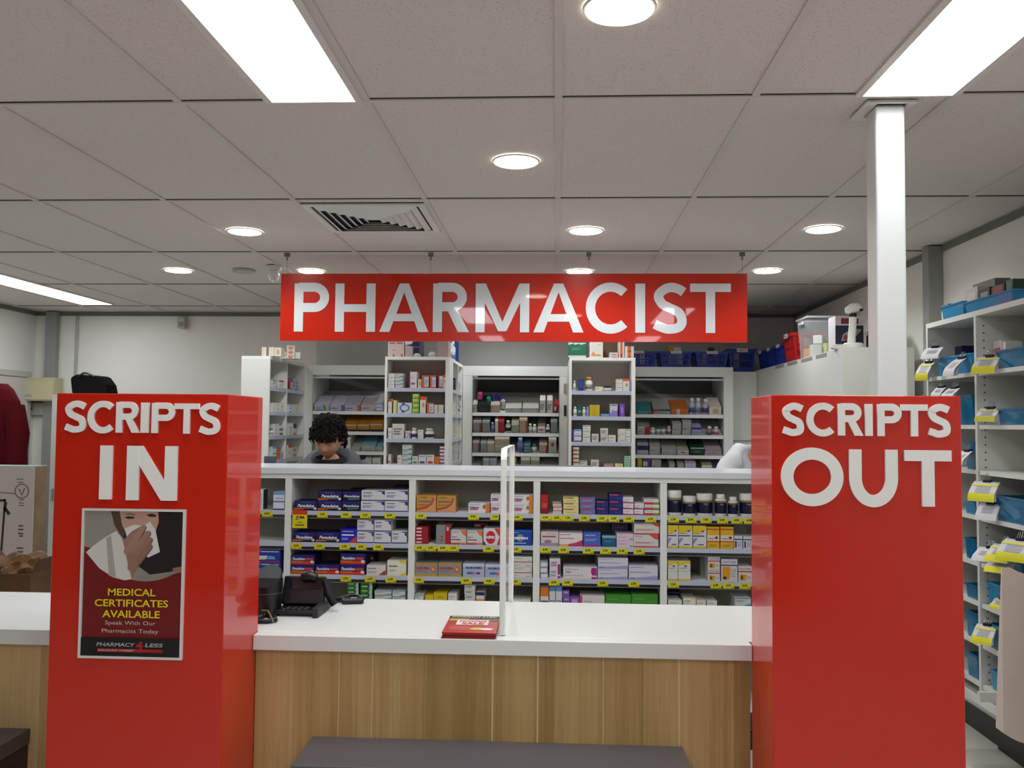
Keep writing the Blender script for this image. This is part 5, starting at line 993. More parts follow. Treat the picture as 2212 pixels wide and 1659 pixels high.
m = MB(); m.lathe([(.02, 0), (.021, .1), (.012, .115), (.012, .13)], mat('#26262a', .3), 14); tag(m.build('black_bottle', loc=(1.93, 5.45, 1.9775)), 'small black bottle between scanner and tape dispenser', 'bottle')

# ================================================================== COUNTER ITEMS
# catalogues
CX, CY = -.229, 2.386
def catalogue_mesh():
    a = MB(); w, d = .0715, .10
    a.box(-w, w, -d, d, 0, .0016, mat('#8c2422', .5)); a.box(-w, w, -d, d, .0016, .0020, mat('#b01f1a', .3))
    T = Matrix(((1, 0, 0, 0), (0, 0, 1, 0), (0, -1, 0, 0), (0, 0, 0, 1)))   # XZ drawing laid on the XY plane
    T = Matrix(((1, 0, 0, 0), (0, 0, 1, 0), (0, -1, 0, .0021), (0, 0, 0, 1)))
    def P(u0, u1, v0, v1, c, k=1): a.poly([(u0*w, v0*d), (u1*w, v0*d), (u1*w, v1*d), (u0*w, v1*d)], -.0002*k, mat(c, .4), T)
    P(-1, 1, .68, 1, '#1b1516'); P(-1, 1, .36, .68, '#6f5a3a'); P(-.95, -.2, .38, .66, '#b0a02a', 2); P(.3, .95, .42, .64, '#6a7450', 2)
    P(-.62, .62, -.12, .5, '#e2d2d0', 3)
    for (tx, u0, u1, v0, v1, c) in (('PHARMACY 4 LESS', -.9, .9, .76, .93, '#c9b9b4'), ('STOCKTAKE', -.52, .52, .22, .4, '#b8242a'), ('SALE', -.4, .45, -.08, .18, '#b8242a')):
        put_text(a, tx, u0*w, u1*w, v0*d, v1*d, -.0009, mat(c, .4), .04, 0, T)
    for i in range(4): P(-.8, -.1+.1*(i % 2), -.3-.12*i, -.25-.12*i, '#d07a70', 2)
    a.poly([(w*(.25+.28*math.cos(t)), d*(-.55+.14*math.sin(t))) for t in [i*math.pi/8 for i in range(16)]], -.0006, mat('#c9b82a', .4), T)
    a.poly([(w*(.62+.25*math.cos(t)), d*(-.58+.12*math.sin(t))) for t in [i*math.pi/8 for i in range(16)]], -.0008, mat('#e0d8d0', .4), T)
    return a.mesh('catalogue')
me = catalogue_mesh()
for i in range(6):
    o = bpy.data.objects.new('sale_catalogue', me); COL.objects.link(o); o.location = (CX+random.uniform(-.002, .002), CY+.03+random.uniform(-.002, .002), .9505+.0026*i); o.rotation_euler = (0, 0, random.uniform(-.02, .02))
    tag(o, f'red sale catalogue on the counter beside the clear screen, {STK[6][i]} of the pile', 'catalogue', 'sale catalogues piled on the counter')

# receipt printer like round black unit
def cp(x, y, z=.95): return onz(x, y, z)
p = cp(575, 1335)
t = empty('round_printer', (-.905, 2.56, .9503), 'black rounded upright unit half hidden by the SCRIPTS IN pillar', 'printer')
p = cp(578, 1330); t.location = (p.x-.005, 2.56, .9503)
p = at(578, 1300, 2.56); t.location.x = p.x
a = MB(); pr_ = [(.036, 0), (.040, .004), (.041, .05), (.041, .062)]; a.lathe(pr_, M_black, 28); a.build('lower_body', t, True)
a = MB(); a.lathe([(.0405, .0625), (.0412, .0635), (.0412, .065), (.0405, .066)], mat('#4a4c4e', .3), 28); a.build('seam_ring', t, True)
a = MB(); vs = []; n = 28
for z0, k in ((.066, 0), (.112, 1)):
    for i in range(n):
        an = 2*math.pi*i/n; vs.append((.041*math.cos(an), .041*math.sin(an), z0+(k*.028*math.sin(an))))
a.add(vs, [(i, (i+1) % n, n+(i+1) % n, n+i) for i in range(n)]+[tuple(n+i for i in range(n))], M_black); a.build('upper_body', t, True)
a = MB(); vs = [(v[0]*.9, v[1]*.9, v[2]+.0006) for v in vs[n:]]; a.add(vs, [tuple(range(n))], mat('#4c5456', .25)); a.build('sloping_lid', t)
# card terminal in its stand
q0, q1 = cp(612, 1322), cp(690, 1325)
t = empty('card_terminal', ((q0.x+q1.x)/2, 2.60, .9503), 'black card payment terminal on stand seen from behind on the counter', 'terminal')
hx = (q1.x-q0.x)/2+.008
a = MB(); a.rbox(-hx, hx, -.07, .06, .006, .018, M_black, .004); a.rbox(hx-.012, hx+.006, -.085, .06, 0, .03, M_darkgrey, .003); a.build('base', t)
a = MB(); T = Matrix.Translation((0, .0, .02)) @ Matrix.Rotation(math.radians(-22), 4, 'X')
a.rbox(-hx, hx, -.012, .012, .0, .085, mat('#0c0f12', .3), .005, T); a.build('display', t)
a = MB(); a.rbox(-hx+.008, hx-.01, -.0135, -.0115, .045, .078, mat('#11161a', .12), .001, T); a.build('rear_cover', t)
a = MB(); T2 = Matrix.Translation((.02, .01, .1)) @ Matrix.Rotation(math.radians(-60), 4, 'X'); a.tube([(-.022, 0, .0), (.0, 0, .006), (.022, 0, 0)], [.014, .016, .013], M_black, 12, T=Matrix.Translation((.016, .01, .1))); a.build('paper_roll_cover', t, True)
a = MB(); a.tube([(hx, .02, .09), (hx+.012, .01, .05), (hx+.03, .01, .02)], [.014, .012, .011], M_black, 10); a.build('swivel_arm', t, True)
a = MB()
for i in range(4):
    for j in range(3): a.rbox(-.035+.018*i, -.022+.018*i, -.065+.014*j, -.055+.014*j, .018, .022, mat('#2a2b2e', .4), .001)
a.build('keypad', t)
m = MB(); q = cp(722, 1306); e0 = cp(690, 1312)
m.tube([(e0.x, e0.y, .962), (e0.x+.035, e0.y+.015, .962), (q.x-.01, q.y+.03, .958), (q.x+.04, q.y+.03, .96)], [.009, .008, .008, .008], M_black, 8)
tag(m.build('card_reader_cable'), 'short thick black cable from card terminal towards the hand piece', 'cable')
# folded hand piece
q = cp(762, 1303)
t = empty('hand_piece', (q.x, q.y, .9503), 'small black folded hand piece lying at the end of the cable', 'hand piece')
a = MB(); T = Matrix.Rotation(math.radians(12), 4, 'Z'); a.rbox(-.034, .034, -.02, .02, 0, .016, M_black, .006, T); a.build('body', t)
a = MB(); a.tube([(-.05, .03, .008), (-.02, .05, .014), (.01, .04, .014), (.03, .012, .012)], .006, M_black, 10); a.build('strap', t, True)
a = MB(); a.rbox(-.006, .012, -.006, .0, .016, .0175, mat('#c9c9c9', .3), .0005, T); a.build('badge', t)
m = MB(); q = cp(575, 1342)
m.tube([(q.x-.035, q.y-.02, .956), (q.x-.01, q.y+.02, .962), (q.x+.02, q.y+.01, .962), (q.x+.03, q.y-.012, .958), (q.x+.012, q.y-.028, .956), (q.x-.02, q.y-.03, .956)], [.006, .0075, .008, .008, .007, .006], M_black, 10)
tag(m.build('coiled_cable', smooth=True), 'thick black cable curled on the counter in front of the round unit', 'cable')
m = MB(); m.tube([(q.x-.02, q.y+.02, .976), (q.x+.0, q.y+.012, .977), (q.x+.016, q.y-.01, .968), (q.x+.03, q.y-.03, .955)], .0028, mat('#7c6444', .5), 8)
tag(m.build('thin_cable', smooth=True), 'thin tan cable looping over the curled black cable', 'cable')

# keyboard edge / monitor top behind the low shelving
m = MB(); p0, p1 = at(1110, 1004, 4.62), at(1280, 1008, 4.62)
m.rbox(p0.x, p1.x, 4.615, 4.635, 1.0, p0.z, mat('#5c6468', .4), .003)
t = empty('low_monitor', ((p0.x+p1.x)/2, 4.64, .92), 'grey top edge of a screen just above the low shelving bench', 'monitor')
B(m, 'bezel', t); m = MB(); m.box((p0.x+p1.x)/2-.04, (p0.x+p1.x)/2+.04, 4.64, 4.66, .92, 1.2, M_darkgrey); B(m, 'stand', t)
m = MB(); pa, pb = at(572, 997, 4.63), at(596, 995, 4.63); m.rbox(pa.x, pb.x, 4.615, 4.64, 1.0, pa.z+.03, mat('#4c5058', .4), .003)
t = empty('low_monitor', ((pa.x+pb.x)/2, 4.64, .92), 'dark screen edge beside the hooded person', 'monitor'); B(m, 'bezel', t); m = MB(); m.box((pa.x+pb.x)/2-.04, (pa.x+pb.x)/2+.04, 4.64, 4.66, .92, 1.2, M_darkgrey); B(m, 'stand', t)
# dispensary work bench behind (carries monitors)
t = empty('work_bench', (-.39, 4.85, 0), 'white work bench behind the low shelving', 'bench')
a = MB(); a.box(-1.9, 1.125, 4.60, 4.84, .90, .92, M_white); B(a, 'top', t)
for x in (-1.88, -.4, 1.1):
    a = MB(); a.box(x-.012, x+.012, 4.61, 4.83, 0, .90, M_white); B(a, 'leg', t)

# ================================================================== LEFT BACKGROUND
XJ = XL+.001
d0, d1 = onx(62, 815, XL), onx(-60, 795, XL)
t = empty('door_1', (XL, d0.y-.5, 0), None, None); t['kind'] = 'structure'
zt = d0.z
a = MB(); yA, yB = d0.y-1.0, d0.y
for b in ((yA-.06, yA, 0, zt), (yB-.06, yB, 0, zt), (yA-.06, yB, zt, zt+.05)): a.box(XL+.001, XL+.03, b[0], b[1], b[2], b[3], mat('#bdbab4', .5))
B(a, 'door_frame', t)
a = MB(); a.box(XL+.001, XL+.018, yA, yB-.06, 0.01, zt, mat('#c9c4c0', .5)); B(a, 'door_leaf', t)
a = MB(); a.tube([(XL+.02, yA+.08, 1.0), (XL+.07, yA+.08, 1.0), (XL+.07, yA+.18, 1.0)], .009, M_steel, 8); B(a, 'door_handle', t)
# red jacket on a wall stand
JY = 6.3
pj0, pj1 = at(-55, 900, JY), at(62, 900, JY); jt = at(12, 829, JY).z; jb = at(12, 1008, JY).z
t = empty('red_jacket', ((pj0.x+pj1.x)/2, JY, jt), 'dark red jacket hanging at the left edge above the printed carton', 'jacket')
def loft(rings, m, closed=True):
    """rings: (cx, cy, z, rx, ry) stacked ellipses"""
    a = MB(); n = 28; vs, fs = [], []
    for cx, cy, z, rx, ry in rings:
        for k in range(n):
            t_ = 2*math.pi*k/n; w_ = 1+.04*math.sin(5*t_+z*9)
            vs.append((cx+rx*math.cos(t_)*w_, cy+ry*math.sin(t_)*w_, z))
    for j in range(len(rings)-1):
        for k in range(n): fs.append((j*n+k, j*n+(k+1) % n, (j+1)*n+(k+1) % n, (j+1)*n+k))
    fs.append(tuple(range(n-1, -1, -1))); fs.append(tuple((len(rings)-1)*n+k for k in range(n)))
    a.add(vs, fs, m); return a
M_jk = add_noise(newmat('red_fleece', '#480a10', .95, spec=.1), 30, .1, .3)
hw = (pj1.x-pj0.x)/2; cx = (pj0.x+pj1.x)/2; hj = jt-jb
B(loft([(cx, JY, jb-.15, hw*1.02, .10), (cx, JY, jb, hw, .10), (cx, JY, jb+hj*.3, hw*.93, .10), (cx, JY, jb+hj*.6, hw*.80, .10), (cx, JY, jb+hj*.8, hw*.62, .09), (cx, JY, jb+hj*.93, hw*.38, .07), (cx, JY, jt, hw*.14, .04)], M_jk), 'body', t)
for sgn in (-1, 1):
    a = MB(); a.tube([(cx+sgn*hw*.62, JY-.05, jt-hj*.28), (cx+sgn*hw*.86, JY-.07, jt-hj*.6), (cx+sgn*hw*.84, JY-.09, jb-.1)], [.07, .075, .06], M_jk, 14); B(a, 'sleeve', t, smooth=True)
m = MB(); m.tube([(cx, JY+.17, 0.01), (cx, JY+.17, jt-.20), (cx, JY+.115, jt-.2)], .012, M_darkgrey, 10); m.lathe([(.2, 0), (.2, .012), (.03, .03)], M_darkgrey, 24, cx, JY+.17)
tag(m.build('coat_stand'), 'dark coat stand holding the red jacket', 'coat stand')
# switchboard
c0, c1 = at(68, 817, YB-.02), at(130, 867, YB-.02)
t = empty('switchboard_box', ((c0.x+c1.x)/2, YB, c1.z), 'cream metal switchboard box low on the back wall at left', 'switchboard')
M_cream = mat('#c2bb93', .5)
a = MB(); a.rbox(c0.x, c1.x+.02, YB-.16, YB-.015, c1.z, c0.z, M_cream, .004); B(a, 'housing', t)
a = MB(); a.rbox(c0.x+.01, c1.x+.01, YB-.168, YB-.161, c1.z+.01, c0.z-.03, mat('#c8c19a', .45), .003); B(a, 'door', t)
a = MB(); a.box(c0.x+.03, c0.x+.10, YB-.1695, YB-.1685, c1.z+.035, c1.z+.06, mat('#a8a4b4', .5)); B(a, 'label_sticker', t)
c2, c3 = at(66, 870, YB-.02), at(110, 897, YB-.02)
m = MB(); m.rbox(c2.x, c3.x, YB-.05, YB-.014, c3.z, c2.z, mat('#a8a6a0', .5), .003); m.box(c2.x+.02, c2.x+.04, YB-.054, YB-.05, (c2.z+c3.z)/2-.01, (c2.z+c3.z)/2+.01, '#5c5c5c')
tag(m.build('cover_plate'), 'grey cover plate under the cream switchboard box', 'cover plate')
# locker behind the pillar with the bag on it
l0, l1 = at(112, 870, 7.0), at(300, 870, 7.0); lz = at(180, 853, 7.0).z
t = empty('steel_locker', ((l0.x+l1.x)/2, 7.25, 0), 'tall grey locker mostly hidden by the SCRIPTS IN pillar', 'locker')
a = MB(); a.rbox(l0.x, l1.x, 7.0, 7.5, 0, lz, mat('#a4a49e', .5), .004); B(a, 'body', t)
for k in range(2):
    w = (l1.x-l0.x)/2; a = MB(); a.box(l0.x+w*k+.008, l0.x+w*(k+1)-.008, 6.992, 6.999, .05, lz-.03, mat('#b0b0aa', .5)); d = B(a, 'door', t)
    b = MB(); b.rbox(l0.x+w*k+.03, l0.x+w*k+.045, 6.975, 6.992, .85, .95, M_steel, .003); o = b.build('handle'); o.parent = d
b0, b1 = at(150, 850, 7.1), at(234, 850, 7.1); bz = at(198, 808, 7.1).z
t = empty('black_bag', ((b0.x+b1.x)/2, 7.2, lz), 'black holdall bag on top of the grey locker', 'bag')
a = MB(); hb = bz-lz; w = (b1.x-b0.x)
pts = [(b0.x+.02, lz+.001), (b1.x, lz+.001), (b1.x-.02, lz+hb*.5), (b1.x-.07, lz+hb*.86), (b1.x-.1, lz+hb*.93), (b0.x+.13, lz+hb*.95), (b0.x+.06, lz+hb), (b0.x+.02, lz+hb*.9), (b0.x, lz+hb*.8)]
a.prism(pts, 7.10, 7.28, add_noise(newmat('black_nylon', '#040405', .8, spec=.15), 20, .2, .2)); o = B(a, 'body', t)
bv = o.modifiers.new('b', 'BEVEL'); bv.width = .015; bv.segments = 3
a = MB(); a.tube([(b0.x+.08, 7.1, lz+hb*.9), (b0.x+.12, 7.09, lz+hb*1.04), (b1.x-.18, 7.09, lz+hb*1.03), (b1.x-.12, 7.1, lz+hb*.88)], .009, M_black, 8); B(a, 'handle', t)
# printed carton
KY = 4.4
k0, k1, kt = at(-190, 1100, KY), at(72, 1100, KY), at(40, 1007, KY).z
t = empty('television_carton', ((k0.x+k1.x)/2, KY+.07, 0), 'large white printed carton standing upright behind the left counter', 'carton')
a = MB(); a.rbox(k0.x, k1.x, KY, KY+.115, 0, kt, mat('#bdb4ac', .6), .002); B(a, 'front_face', t)
a = MB(); a.box(k1.x+.0002, k1.x+.0015, KY+.004, KY+.111, .002, kt-.002, add_noise(newmat('kraft_side', '#77634a', .8), 6, .25)); a.box(k0.x, k1.x, KY+.002, KY+.113, kt+.0002, kt+.001, mat('#7fae9c', .6)); B(a, 'kraft_side', t)
a = MB(); inkc = mat('#6f6866', .6)
def kp(x, y): p = at(x, y, KY-.001); return (p.x, p.z)
def kline(x0, y0, x1, y1, w=.006, c=inkc):
    stroke(a, [kp(x0, y0), kp(x1, y1)], w, KY-.0012, KY-.0002, c)
stroke(a, arc(*kp(47, 1061), .036, .036, 0, 360, 28)[:-1], .006, KY-.0012, KY-.0002, inkc, True)
stroke(a, [kp(41, 1056), kp(47, 1070), kp(53, 1054)], .008, KY-.0012, KY-.0002, inkc)
for (x0, y0, x1, y1) in ((0, 1064, 32, 1066), (36, 1035, 50, 1035), (38, 1042, 50, 1042), (42, 1080, 52, 1080), (41, 1086, 51, 1087), (40, 1092, 51, 1092)): kline(x0, y0, x1, y1, .005)
for (x0, y0, x1, y1) in ((40, 1136, 50, 1136), (39, 1144, 50, 1144), (39, 1152, 50, 1153), (41, 1158, 49, 1158), (36, 1184, 50, 1184), (37, 1192, 50, 1192), (42, 1216, 50, 1216), (42, 1226, 50, 1226), (46, 1216, 46, 1228)): kline(x0, y0, x1, y1, .008, mat('#55505c', .6))
kline(-80, 1080, 11, 1081, .012, mat('#1f1c1e', .5)); kline(11, 1078, 2, 1200, .010, mat('#1f1c1e', .5)); kline(9, 1096, 20, 1111, .016, mat('#1f1c1e', .5)); kline(14, 1085, 10, 1104, .008, mat('#1f1c1e', .5))
B(a, 'printed_marks', t)
# brown carton with wrapping in front of it
o0, o1, ot = at(-90, 1250, 3.5), at(66, 1250, 3.5), at(40, 1240, 3.5).z
t = empty('open_carton', ((o0.x+o1.x)/2, 3.65, 0), 'torn open brown carton stuffed with wrapping paper at far left', 'carton')
a = MB(); M_kr = add_noise(newmat('brown_kraft', '#5c4228', .8), 8, .2)
for b in ((o0.x, o1.x, 3.5, 3.506), (o0.x, o1.x, 3.83, 3.836), (o0.x, o0.x+.006, 3.506, 3.83), (o1.x-.006, o1.x, 3.506, 3.83)): a.box(*b, 0, ot, M_kr)
a.box(o0.x, o1.x, 3.5, 3.836, ot-.25, ot-.244, M_kr); B(a, 'body', t)
for (xa, ang) in ((o0.x, -40), (o1.x, 35)):
    a = MB(); s_ = -1 if xa == o0.x else 1; a.box(0, .07, 0, .33, 0, .004, M_kr, Matrix.Translation((xa, 3.503, ot)) @ Matrix.Rotation(math.radians(-60 if s_ > 0 else -130), 4, 'Y')); B(a, 'flap', t)
bm = bmesh.new(); bmesh.ops.create_icosphere(bm, subdivisions=4, radius=1)
for v in bm.verts:
    n_ = v.co.normalized(); r = 1+.22*math.sin(7*n_.x+3*n_.z)*math.cos(6*n_.y)+.12*math.sin(17*n_.x*n_.y+5*n_.z)
    v.co = Vector((n_.x*.115*r, n_.y*.11*r, n_.z*.09*r))
m = MB(); m.bm(bm, add_noise(newmat('wrapping_paper', '#785634', .7), 14, .35, .6))
tag(m.build('wrapping_paper', loc=((o0.x+o1.x)/2, 3.668, ot-.03)), 'crumpled brown wrapping paper sticking out of the torn carton', 'wrapping paper')

# ================================================================== RIGHT SCRIPT SHELVES
SX, SD = 1.80, .325
SYS = [4.322, 3.828, 3.334, 2.84]
SZ = [round(1.52-(y-921)/FPX*3.83, 3) for y in (803, 915, 1010, 1106, 1202, 1285, 1368, 1451)]
t = empty('script_shelving', (SX+.16, 3.6, 0), 'white open shelving of blue baskets along the right wall', 'shelving')
a = MB(); a.box(SX, SX+SD, SYS[-1], SYS[0], 2.0, 2.023, mat('#d6d5cf', .4)); B(a, 'top_board', t)
a = MB(); a.box(SX, SX+SD, SYS[-1], SYS[0], .345, .375, mat('#d6d5cf', .4)); B(a, 'bottom_board', t)
a = MB(); c0_, c1_ = at(2080, 1495, 3.62), at(2136, 1517, 3.62); a.box(1.70, 1.7995, 3.62, 3.64, c1_.z, c0_.z, mat('#d6d5cf', .4)); B(a, 'cross_rail', t)
a = MB(); a.box(SX+.30, SX+.31, SYS[-1], SYS[0]-.02, 0, .345, M_black); B(a, 'kick_board', t)
a = MB(); a.box(SX+SD-.006, SX+SD, SYS[-1], SYS[0], .375, 2.0, mat('#b9bcb4', .6)); B(a, 'back_panel', t)
for i, y in enumerate(SYS):
    a = MB(); a.box(SX, SX+SD-.007, y-(.018 if i == 0 else .009), y if i == 0 else y+.009, .376, 1.9995, mat('#d2d2cb', .4))
    z = .42 if i == 1 else 9
    while z < 1.98: a.box(SX+.03, SX+.036, y-.0100, y-.0090, z, z+.006, mat('#3c3c38', .6)); z += .032
    u = B(a, 'upright', t)
    if 0:
        b = MB()
        for sd, yy in ((1, y+.0095), (-1, y-.0095)):
            z = .42 if i == 1 else 9
            while z < 1.98: b.box(SX+.03, SX+.036, yy-.0006, yy+.0006, z, z+.006, mat('#3c3c38', .6)); z += .032
        o = b.build('peg_hole_pattern'); o.parent = u
for i in range(3):
    for z in SZ:
        a = MB(); a.box(SX+.004, SX+SD-.007, SYS[i+1]+.0095, SYS[i]-.0185, z-.018, z, mat('#d6d5cf', .4)); B(a, 'shelf', t)
M_bt = mat('#1b6f9a', .12, alpha=.85, name='blue_translucent_plastic', coat=.4)
M_bt2 = mat('#2f93c4', .12, alpha=.72, name='pale_blue_translucent_plastic', coat=.4)
def script_basket(x, y, z, w, d, h, m, label, rz=0, tilt=0):
    t = empty('script_basket', (x, y, z), label, 'basket', 'blue script baskets on the right shelving', rz); t.rotation_euler[0] = tilt
    a = MB(); k = .955; vs = []
    for z_, q in ((0, k), (h, 1)): vs += [(-w/2*q, -d/2*q, z_), (w/2*q, -d/2*q, z_), (w/2*q, d/2*q, z_), (-w/2*q, d/2*q, z_)]
    vs += [(x_*.975, y_*.975, max(z_, .003)) for x_, y_, z_ in vs]
    a.add(vs, [(0, 1, 5, 4), (1, 2, 6, 5), (2, 3, 7, 6), (3, 0, 4, 7), (3, 2, 1, 0), (12, 13, 9, 8), (13, 14, 10, 9), (14, 15, 11, 10), (15, 12, 8, 11), (8, 9, 10, 11), (4, 5, 13, 12), (5, 6, 14, 13), (6, 7, 15, 14), (7, 4, 12, 15)], m)
    a.build('shell', t)
    a = MB()
    for b in ((-w/2-.004, w/2+.004, -d/2-.004, -d/2+.002), (-w/2-.004, w/2+.004, d/2-.002, d/2+.004), (-w/2-.004, -w/2+.002, -d/2, d/2), (w/2-.002, w/2+.004, -d/2, d/2)): a.box(*b, h-.006, h+.001, m)
    a.build('rim', t)
    return t
def paper(x, y, z, w, l, yaw, col, label, curl=.5, n=10, drop=1.0):
    """script sheets clipped at the top edge, hanging forward and curling"""
    t = empty('clipped_scripts', (x, y, z), label, 'papers', 'clipped script sheets', yaw)
    for q in range(2):
        a = MB(); vs, fs = [], []; pth = []; px_, pz_, an = 0., 0., math.radians(18+12*q)
        for i in range(n+1):
            pth.append((px_, pz_)); an += math.radians(curl*90/n*(1.3 if i > n*.5 else .6)); st_ = l*(1-.12*q)/n; px_ -= math.cos(an)*st_; pz_ -= math.sin(an)*st_*drop
        for i, (px_, pz_) in enumerate(pth):
            for s_ in (-1, 1): vs.append((px_, s_*w/2, pz_+.003*q+.0015*math.sin(i)))
        for i in range(n): fs.append((2*i, 2*i+1, 2*i+3, 2*i+2))
        m = mat('#d9d6da', .6) if q == 0 else mat('#c9c8ce', .6)
        a.add(vs, fs, m); f2 = []
        if col and q == 0:
            for (i0, i1) in ((2, 2), (n-3, n-1)):
                for i in range(i0, i1+1):
                    vv = [Vector(vs[j]) for j in (2*i, 2*i+1, 2*i+3, 2*i+2)]; off = Vector((-.0008, 0, .0012)); a.add([tuple(v+off) for v in vv], [(0, 1, 2, 3)], mat(col, .5))
        for i in range(3, n-3):
            vv = [Vector(vs[j]) for j in (2*i, 2*i+1, 2*i+3, 2*i+2)]; c_ = sum(vv, Vector())/4; a.add([tuple(c_+(v-c_)*.55+Vector((-.0008, 0, .0011))) for v in vv], [(0, 1, 2, 3)], mat('#a9a8b4', .6))
        a.build('sheet', t)
    a = MB(); a.rbox(-.008, .014, -.016, .016, -.002, .012, mat('#17171a', .35), .003); a.build('clip', t)
    a = MB()
    for s_ in (-1, 1): a.tube([(.0, s_*.012, .01), (.012, s_*.012, .03), (.012, s_*.004, .034), (.002, s_*.004, .012)], .0013, M_steel, 6)
    a.build('clip_wire', t)
    return t
# (px, py of the paper's clip, width, length, yellow?, label)
BXS = [  # px range on the shelf front plane, shelf index (-1: top), height, material, label
 (2030, 2078, -1, .065, M_bt2, 'pale blue basket at far end of the shelving top'), (2079, 2190, -1, .05, M_bt2, 'long pale blue tray of dark boxes on the shelving top')]
def yx(x, y=900): return onx(x, y, SX).y
def sb(x0, x1, zi, h, m, lab, tilt=0, inset=.01, depth=.26):
    y0, y1 = yx(x0), yx(x1); z = 2.0235 if zi < 0 else SZ[zi]+.0005
    script_basket(SX+inset+depth/2, (y0+y1)/2, z, depth, abs(y1-y0)*.98, h, m, lab, 0, tilt)
sb(2032, 2078, -1, .062, M_bt2, 'pale blue basket at the far end of the shelving top')
sb(2082, 2186, -1, .05, M_bt2, 'long pale blue basket of dark boxes on the shelving top')
sb(2022, 2096, 0, .085, M_bt2, 'blue basket with papers on the far highest shelf')
sb(2148, 2212, 0, .075, M_bt, 'teal basket with white boxes on the near highest shelf')
sb(2030, 2096, 1, .13, M_bt, 'blue basket just above the SCRIPTS OUT pillar top')
sb(2150, 2225, 1, .065, M_bt, 'teal basket behind a white script on second near shelf')
sb(2080, 2098, 2, .12, M_bt, 'dark blue basket slice on third far shelf beside upright')
sb(2140, 2225, 3, .10, M_bt, 'dark blue basket under the two drooping scripts')
sb(2076, 2098, 3, .05, M_bt2, 'pale blue basket slice on fourth far shelf')
sb(2076, 2098, 4, .09, M_bt, 'blue basket slice on fifth far shelf')
sb(2118, 2195, 4, .07, M_bt, 'blue basket under the heap of highlighted scripts')
sb(2076, 2098, 5, .06, M_bt, 'dark teal basket slice on sixth far shelf')
sb(2122, 2166, 5, .10, M_bt2, 'bright blue basket on sixth near shelf beside pale board')
sb(2076, 2098, 6, .11, M_bt, 'blue basket slice on seventh far shelf')
sb(2124, 2166, 6, .10, M_bt, 'blue basket behind the lone highlighted script low down')
sb(2076, 2098, 7, .10, M_bt, 'dark teal basket slice on lowest far shelf')
sb(2126, 2166, 7, .08, M_bt2, 'bright blue basket on the lowest near shelf')
for k, (x, y, w, l, c, curl, yaw, lab) in enumerate((
    (2020, 752, .07, .10, None, .35, .3, 'white script sheets sticking out at far highest shelf'), (2006, 785, .055, .13, '#ddd52a', .75, .1, 'curled script with yellow stripe hanging lowest at far edge'),
    (2077, 776, .06, .12, None, .6, -.1, 'long white script hanging over far highest shelf edge'), (2138, 772, .08, .12, '#ddd52a', .5, .2, 'script with yellow end on near highest shelf beside upright'),
    (2034, 838, .045, .07, None, .5, 0, 'small white script above the SCRIPTS OUT pillar'), (2062, 840, .06, .07, None, .4, 0, 'wide white script above the pillar right corner'),
    (2140, 884, .07, .09, '#c9c43a', .45, .1, 'white script clipped to second near basket'), (2090, 976, .06, .09, None, .6, -.2, 'white script poking out right of the pillar on third far shelf'),
    (2133, 1042, .09, .12, '#e0da1e', .65, .3, 'curled script with bright yellow band on fourth near shelf'), (2140, 1090, .07, .10, None, .5, .2, 'plain white script drooping beneath the yellow banded one'),
    (2140, 1185, .08, .09, None, .3, .2, 'white script in the heap, nearest the upright'), (2172, 1178, .08, .11, '#e0da1e', .4, .1, 'yellow striped script in the middle of the heap'),
    (2204, 1168, .10, .12, '#e0da1e', .6, 0, 'large yellow banded script at the picture edge in the heap'), (2172, 1206, .09, .10, '#e0da1e', .3, .3, 'lowest yellow tipped script in the heap'),
    (2133, 1352, .07, .11, '#e0da1e', .5, .2, 'lone highlighted script on seventh near shelf'), (2168, 1296, .06, .06, '#e0da1e', .4, 0, 'yellow tab poking out beside the pale board'))):
    p = onx(x, y, SX-.005); paper(p.x+.0, p.y, p.z, w*1.15, l*.9, yaw+.48+.12*math.sin(k*2.3), c, lab, curl+.2)
# boxes on top and on shelves
def sbx(x0, x1, y, zi, c, lab, dx=.12, dep=.1, dz=.004, deco=None):
    p0, p1 = onx(x0, y, SX+dx), onx(x1, y, SX+dx); z = (2.0235 if zi < 0 else SZ[zi])+dz; w = abs(p0.y-p1.y)*.96
    m = MB(); m.rbox(-dep/2, dep/2, -w/2, w/2, 0, (p0.z+p1.z)/2-z, mat(c, .45), .0015)
    if deco:
        for (v0, v1, dc) in deco: m.box(-dep/2-.0006, -dep/2, -w/2*.7, w/2*.7, ((p0.z+p1.z)/2-z)*v0, ((p0.z+p1.z)/2-z)*v1, mat(dc, .45))
    tag(m.build('boxed_medicine', loc=(SX+dx+dep/2, (p0.y+p1.y)/2, z)), lab, 'box', 'boxes on the right shelving')
sbx(2084, 2112, 622, -1, '#b3aaa4', 'pale grey box standing at far end of shelving top', .03, .08, deco=[(.3, .8, '#c4bcb8')])
sbx(2114, 2138, 622, -1, '#1f1d1e', 'black box with white label on shelving top', .03, .08, deco=[(.45, .8, '#8c8a88')])
sbx(2140, 2170, 617, -1, '#16181a', 'black box with red band on shelving top', .03, .08, deco=[(.62, .95, '#8c2420'), (.2, .5, '#4c4c50')])
sbx(2172, 2188, 604, -1, '#1c3a2c', 'dark green box nearest on shelving top', .03, .08, deco=[(.2, .9, '#2c6a38')])
sbx(2100, 2150, 608, -1, '#6c6663', 'long grey box lying behind the black boxes', .17, .07)
sbx(2145, 2164, 736, 0, '#c9c4bc', 'white box with red dot in near highest basket', .06, .07, deco=[(.5, .75, '#cf4a38')])
sbx(2166, 2172, 738, 0, '#c9c8c0', 'slim white box beside the red dotted one', .06, .07)
sbx(2178, 2212, 752, 0, '#c4c4bc', 'long white box in near highest basket by picture edge', .06, .07, deco=[(.6, .7, '#8c8c90')])
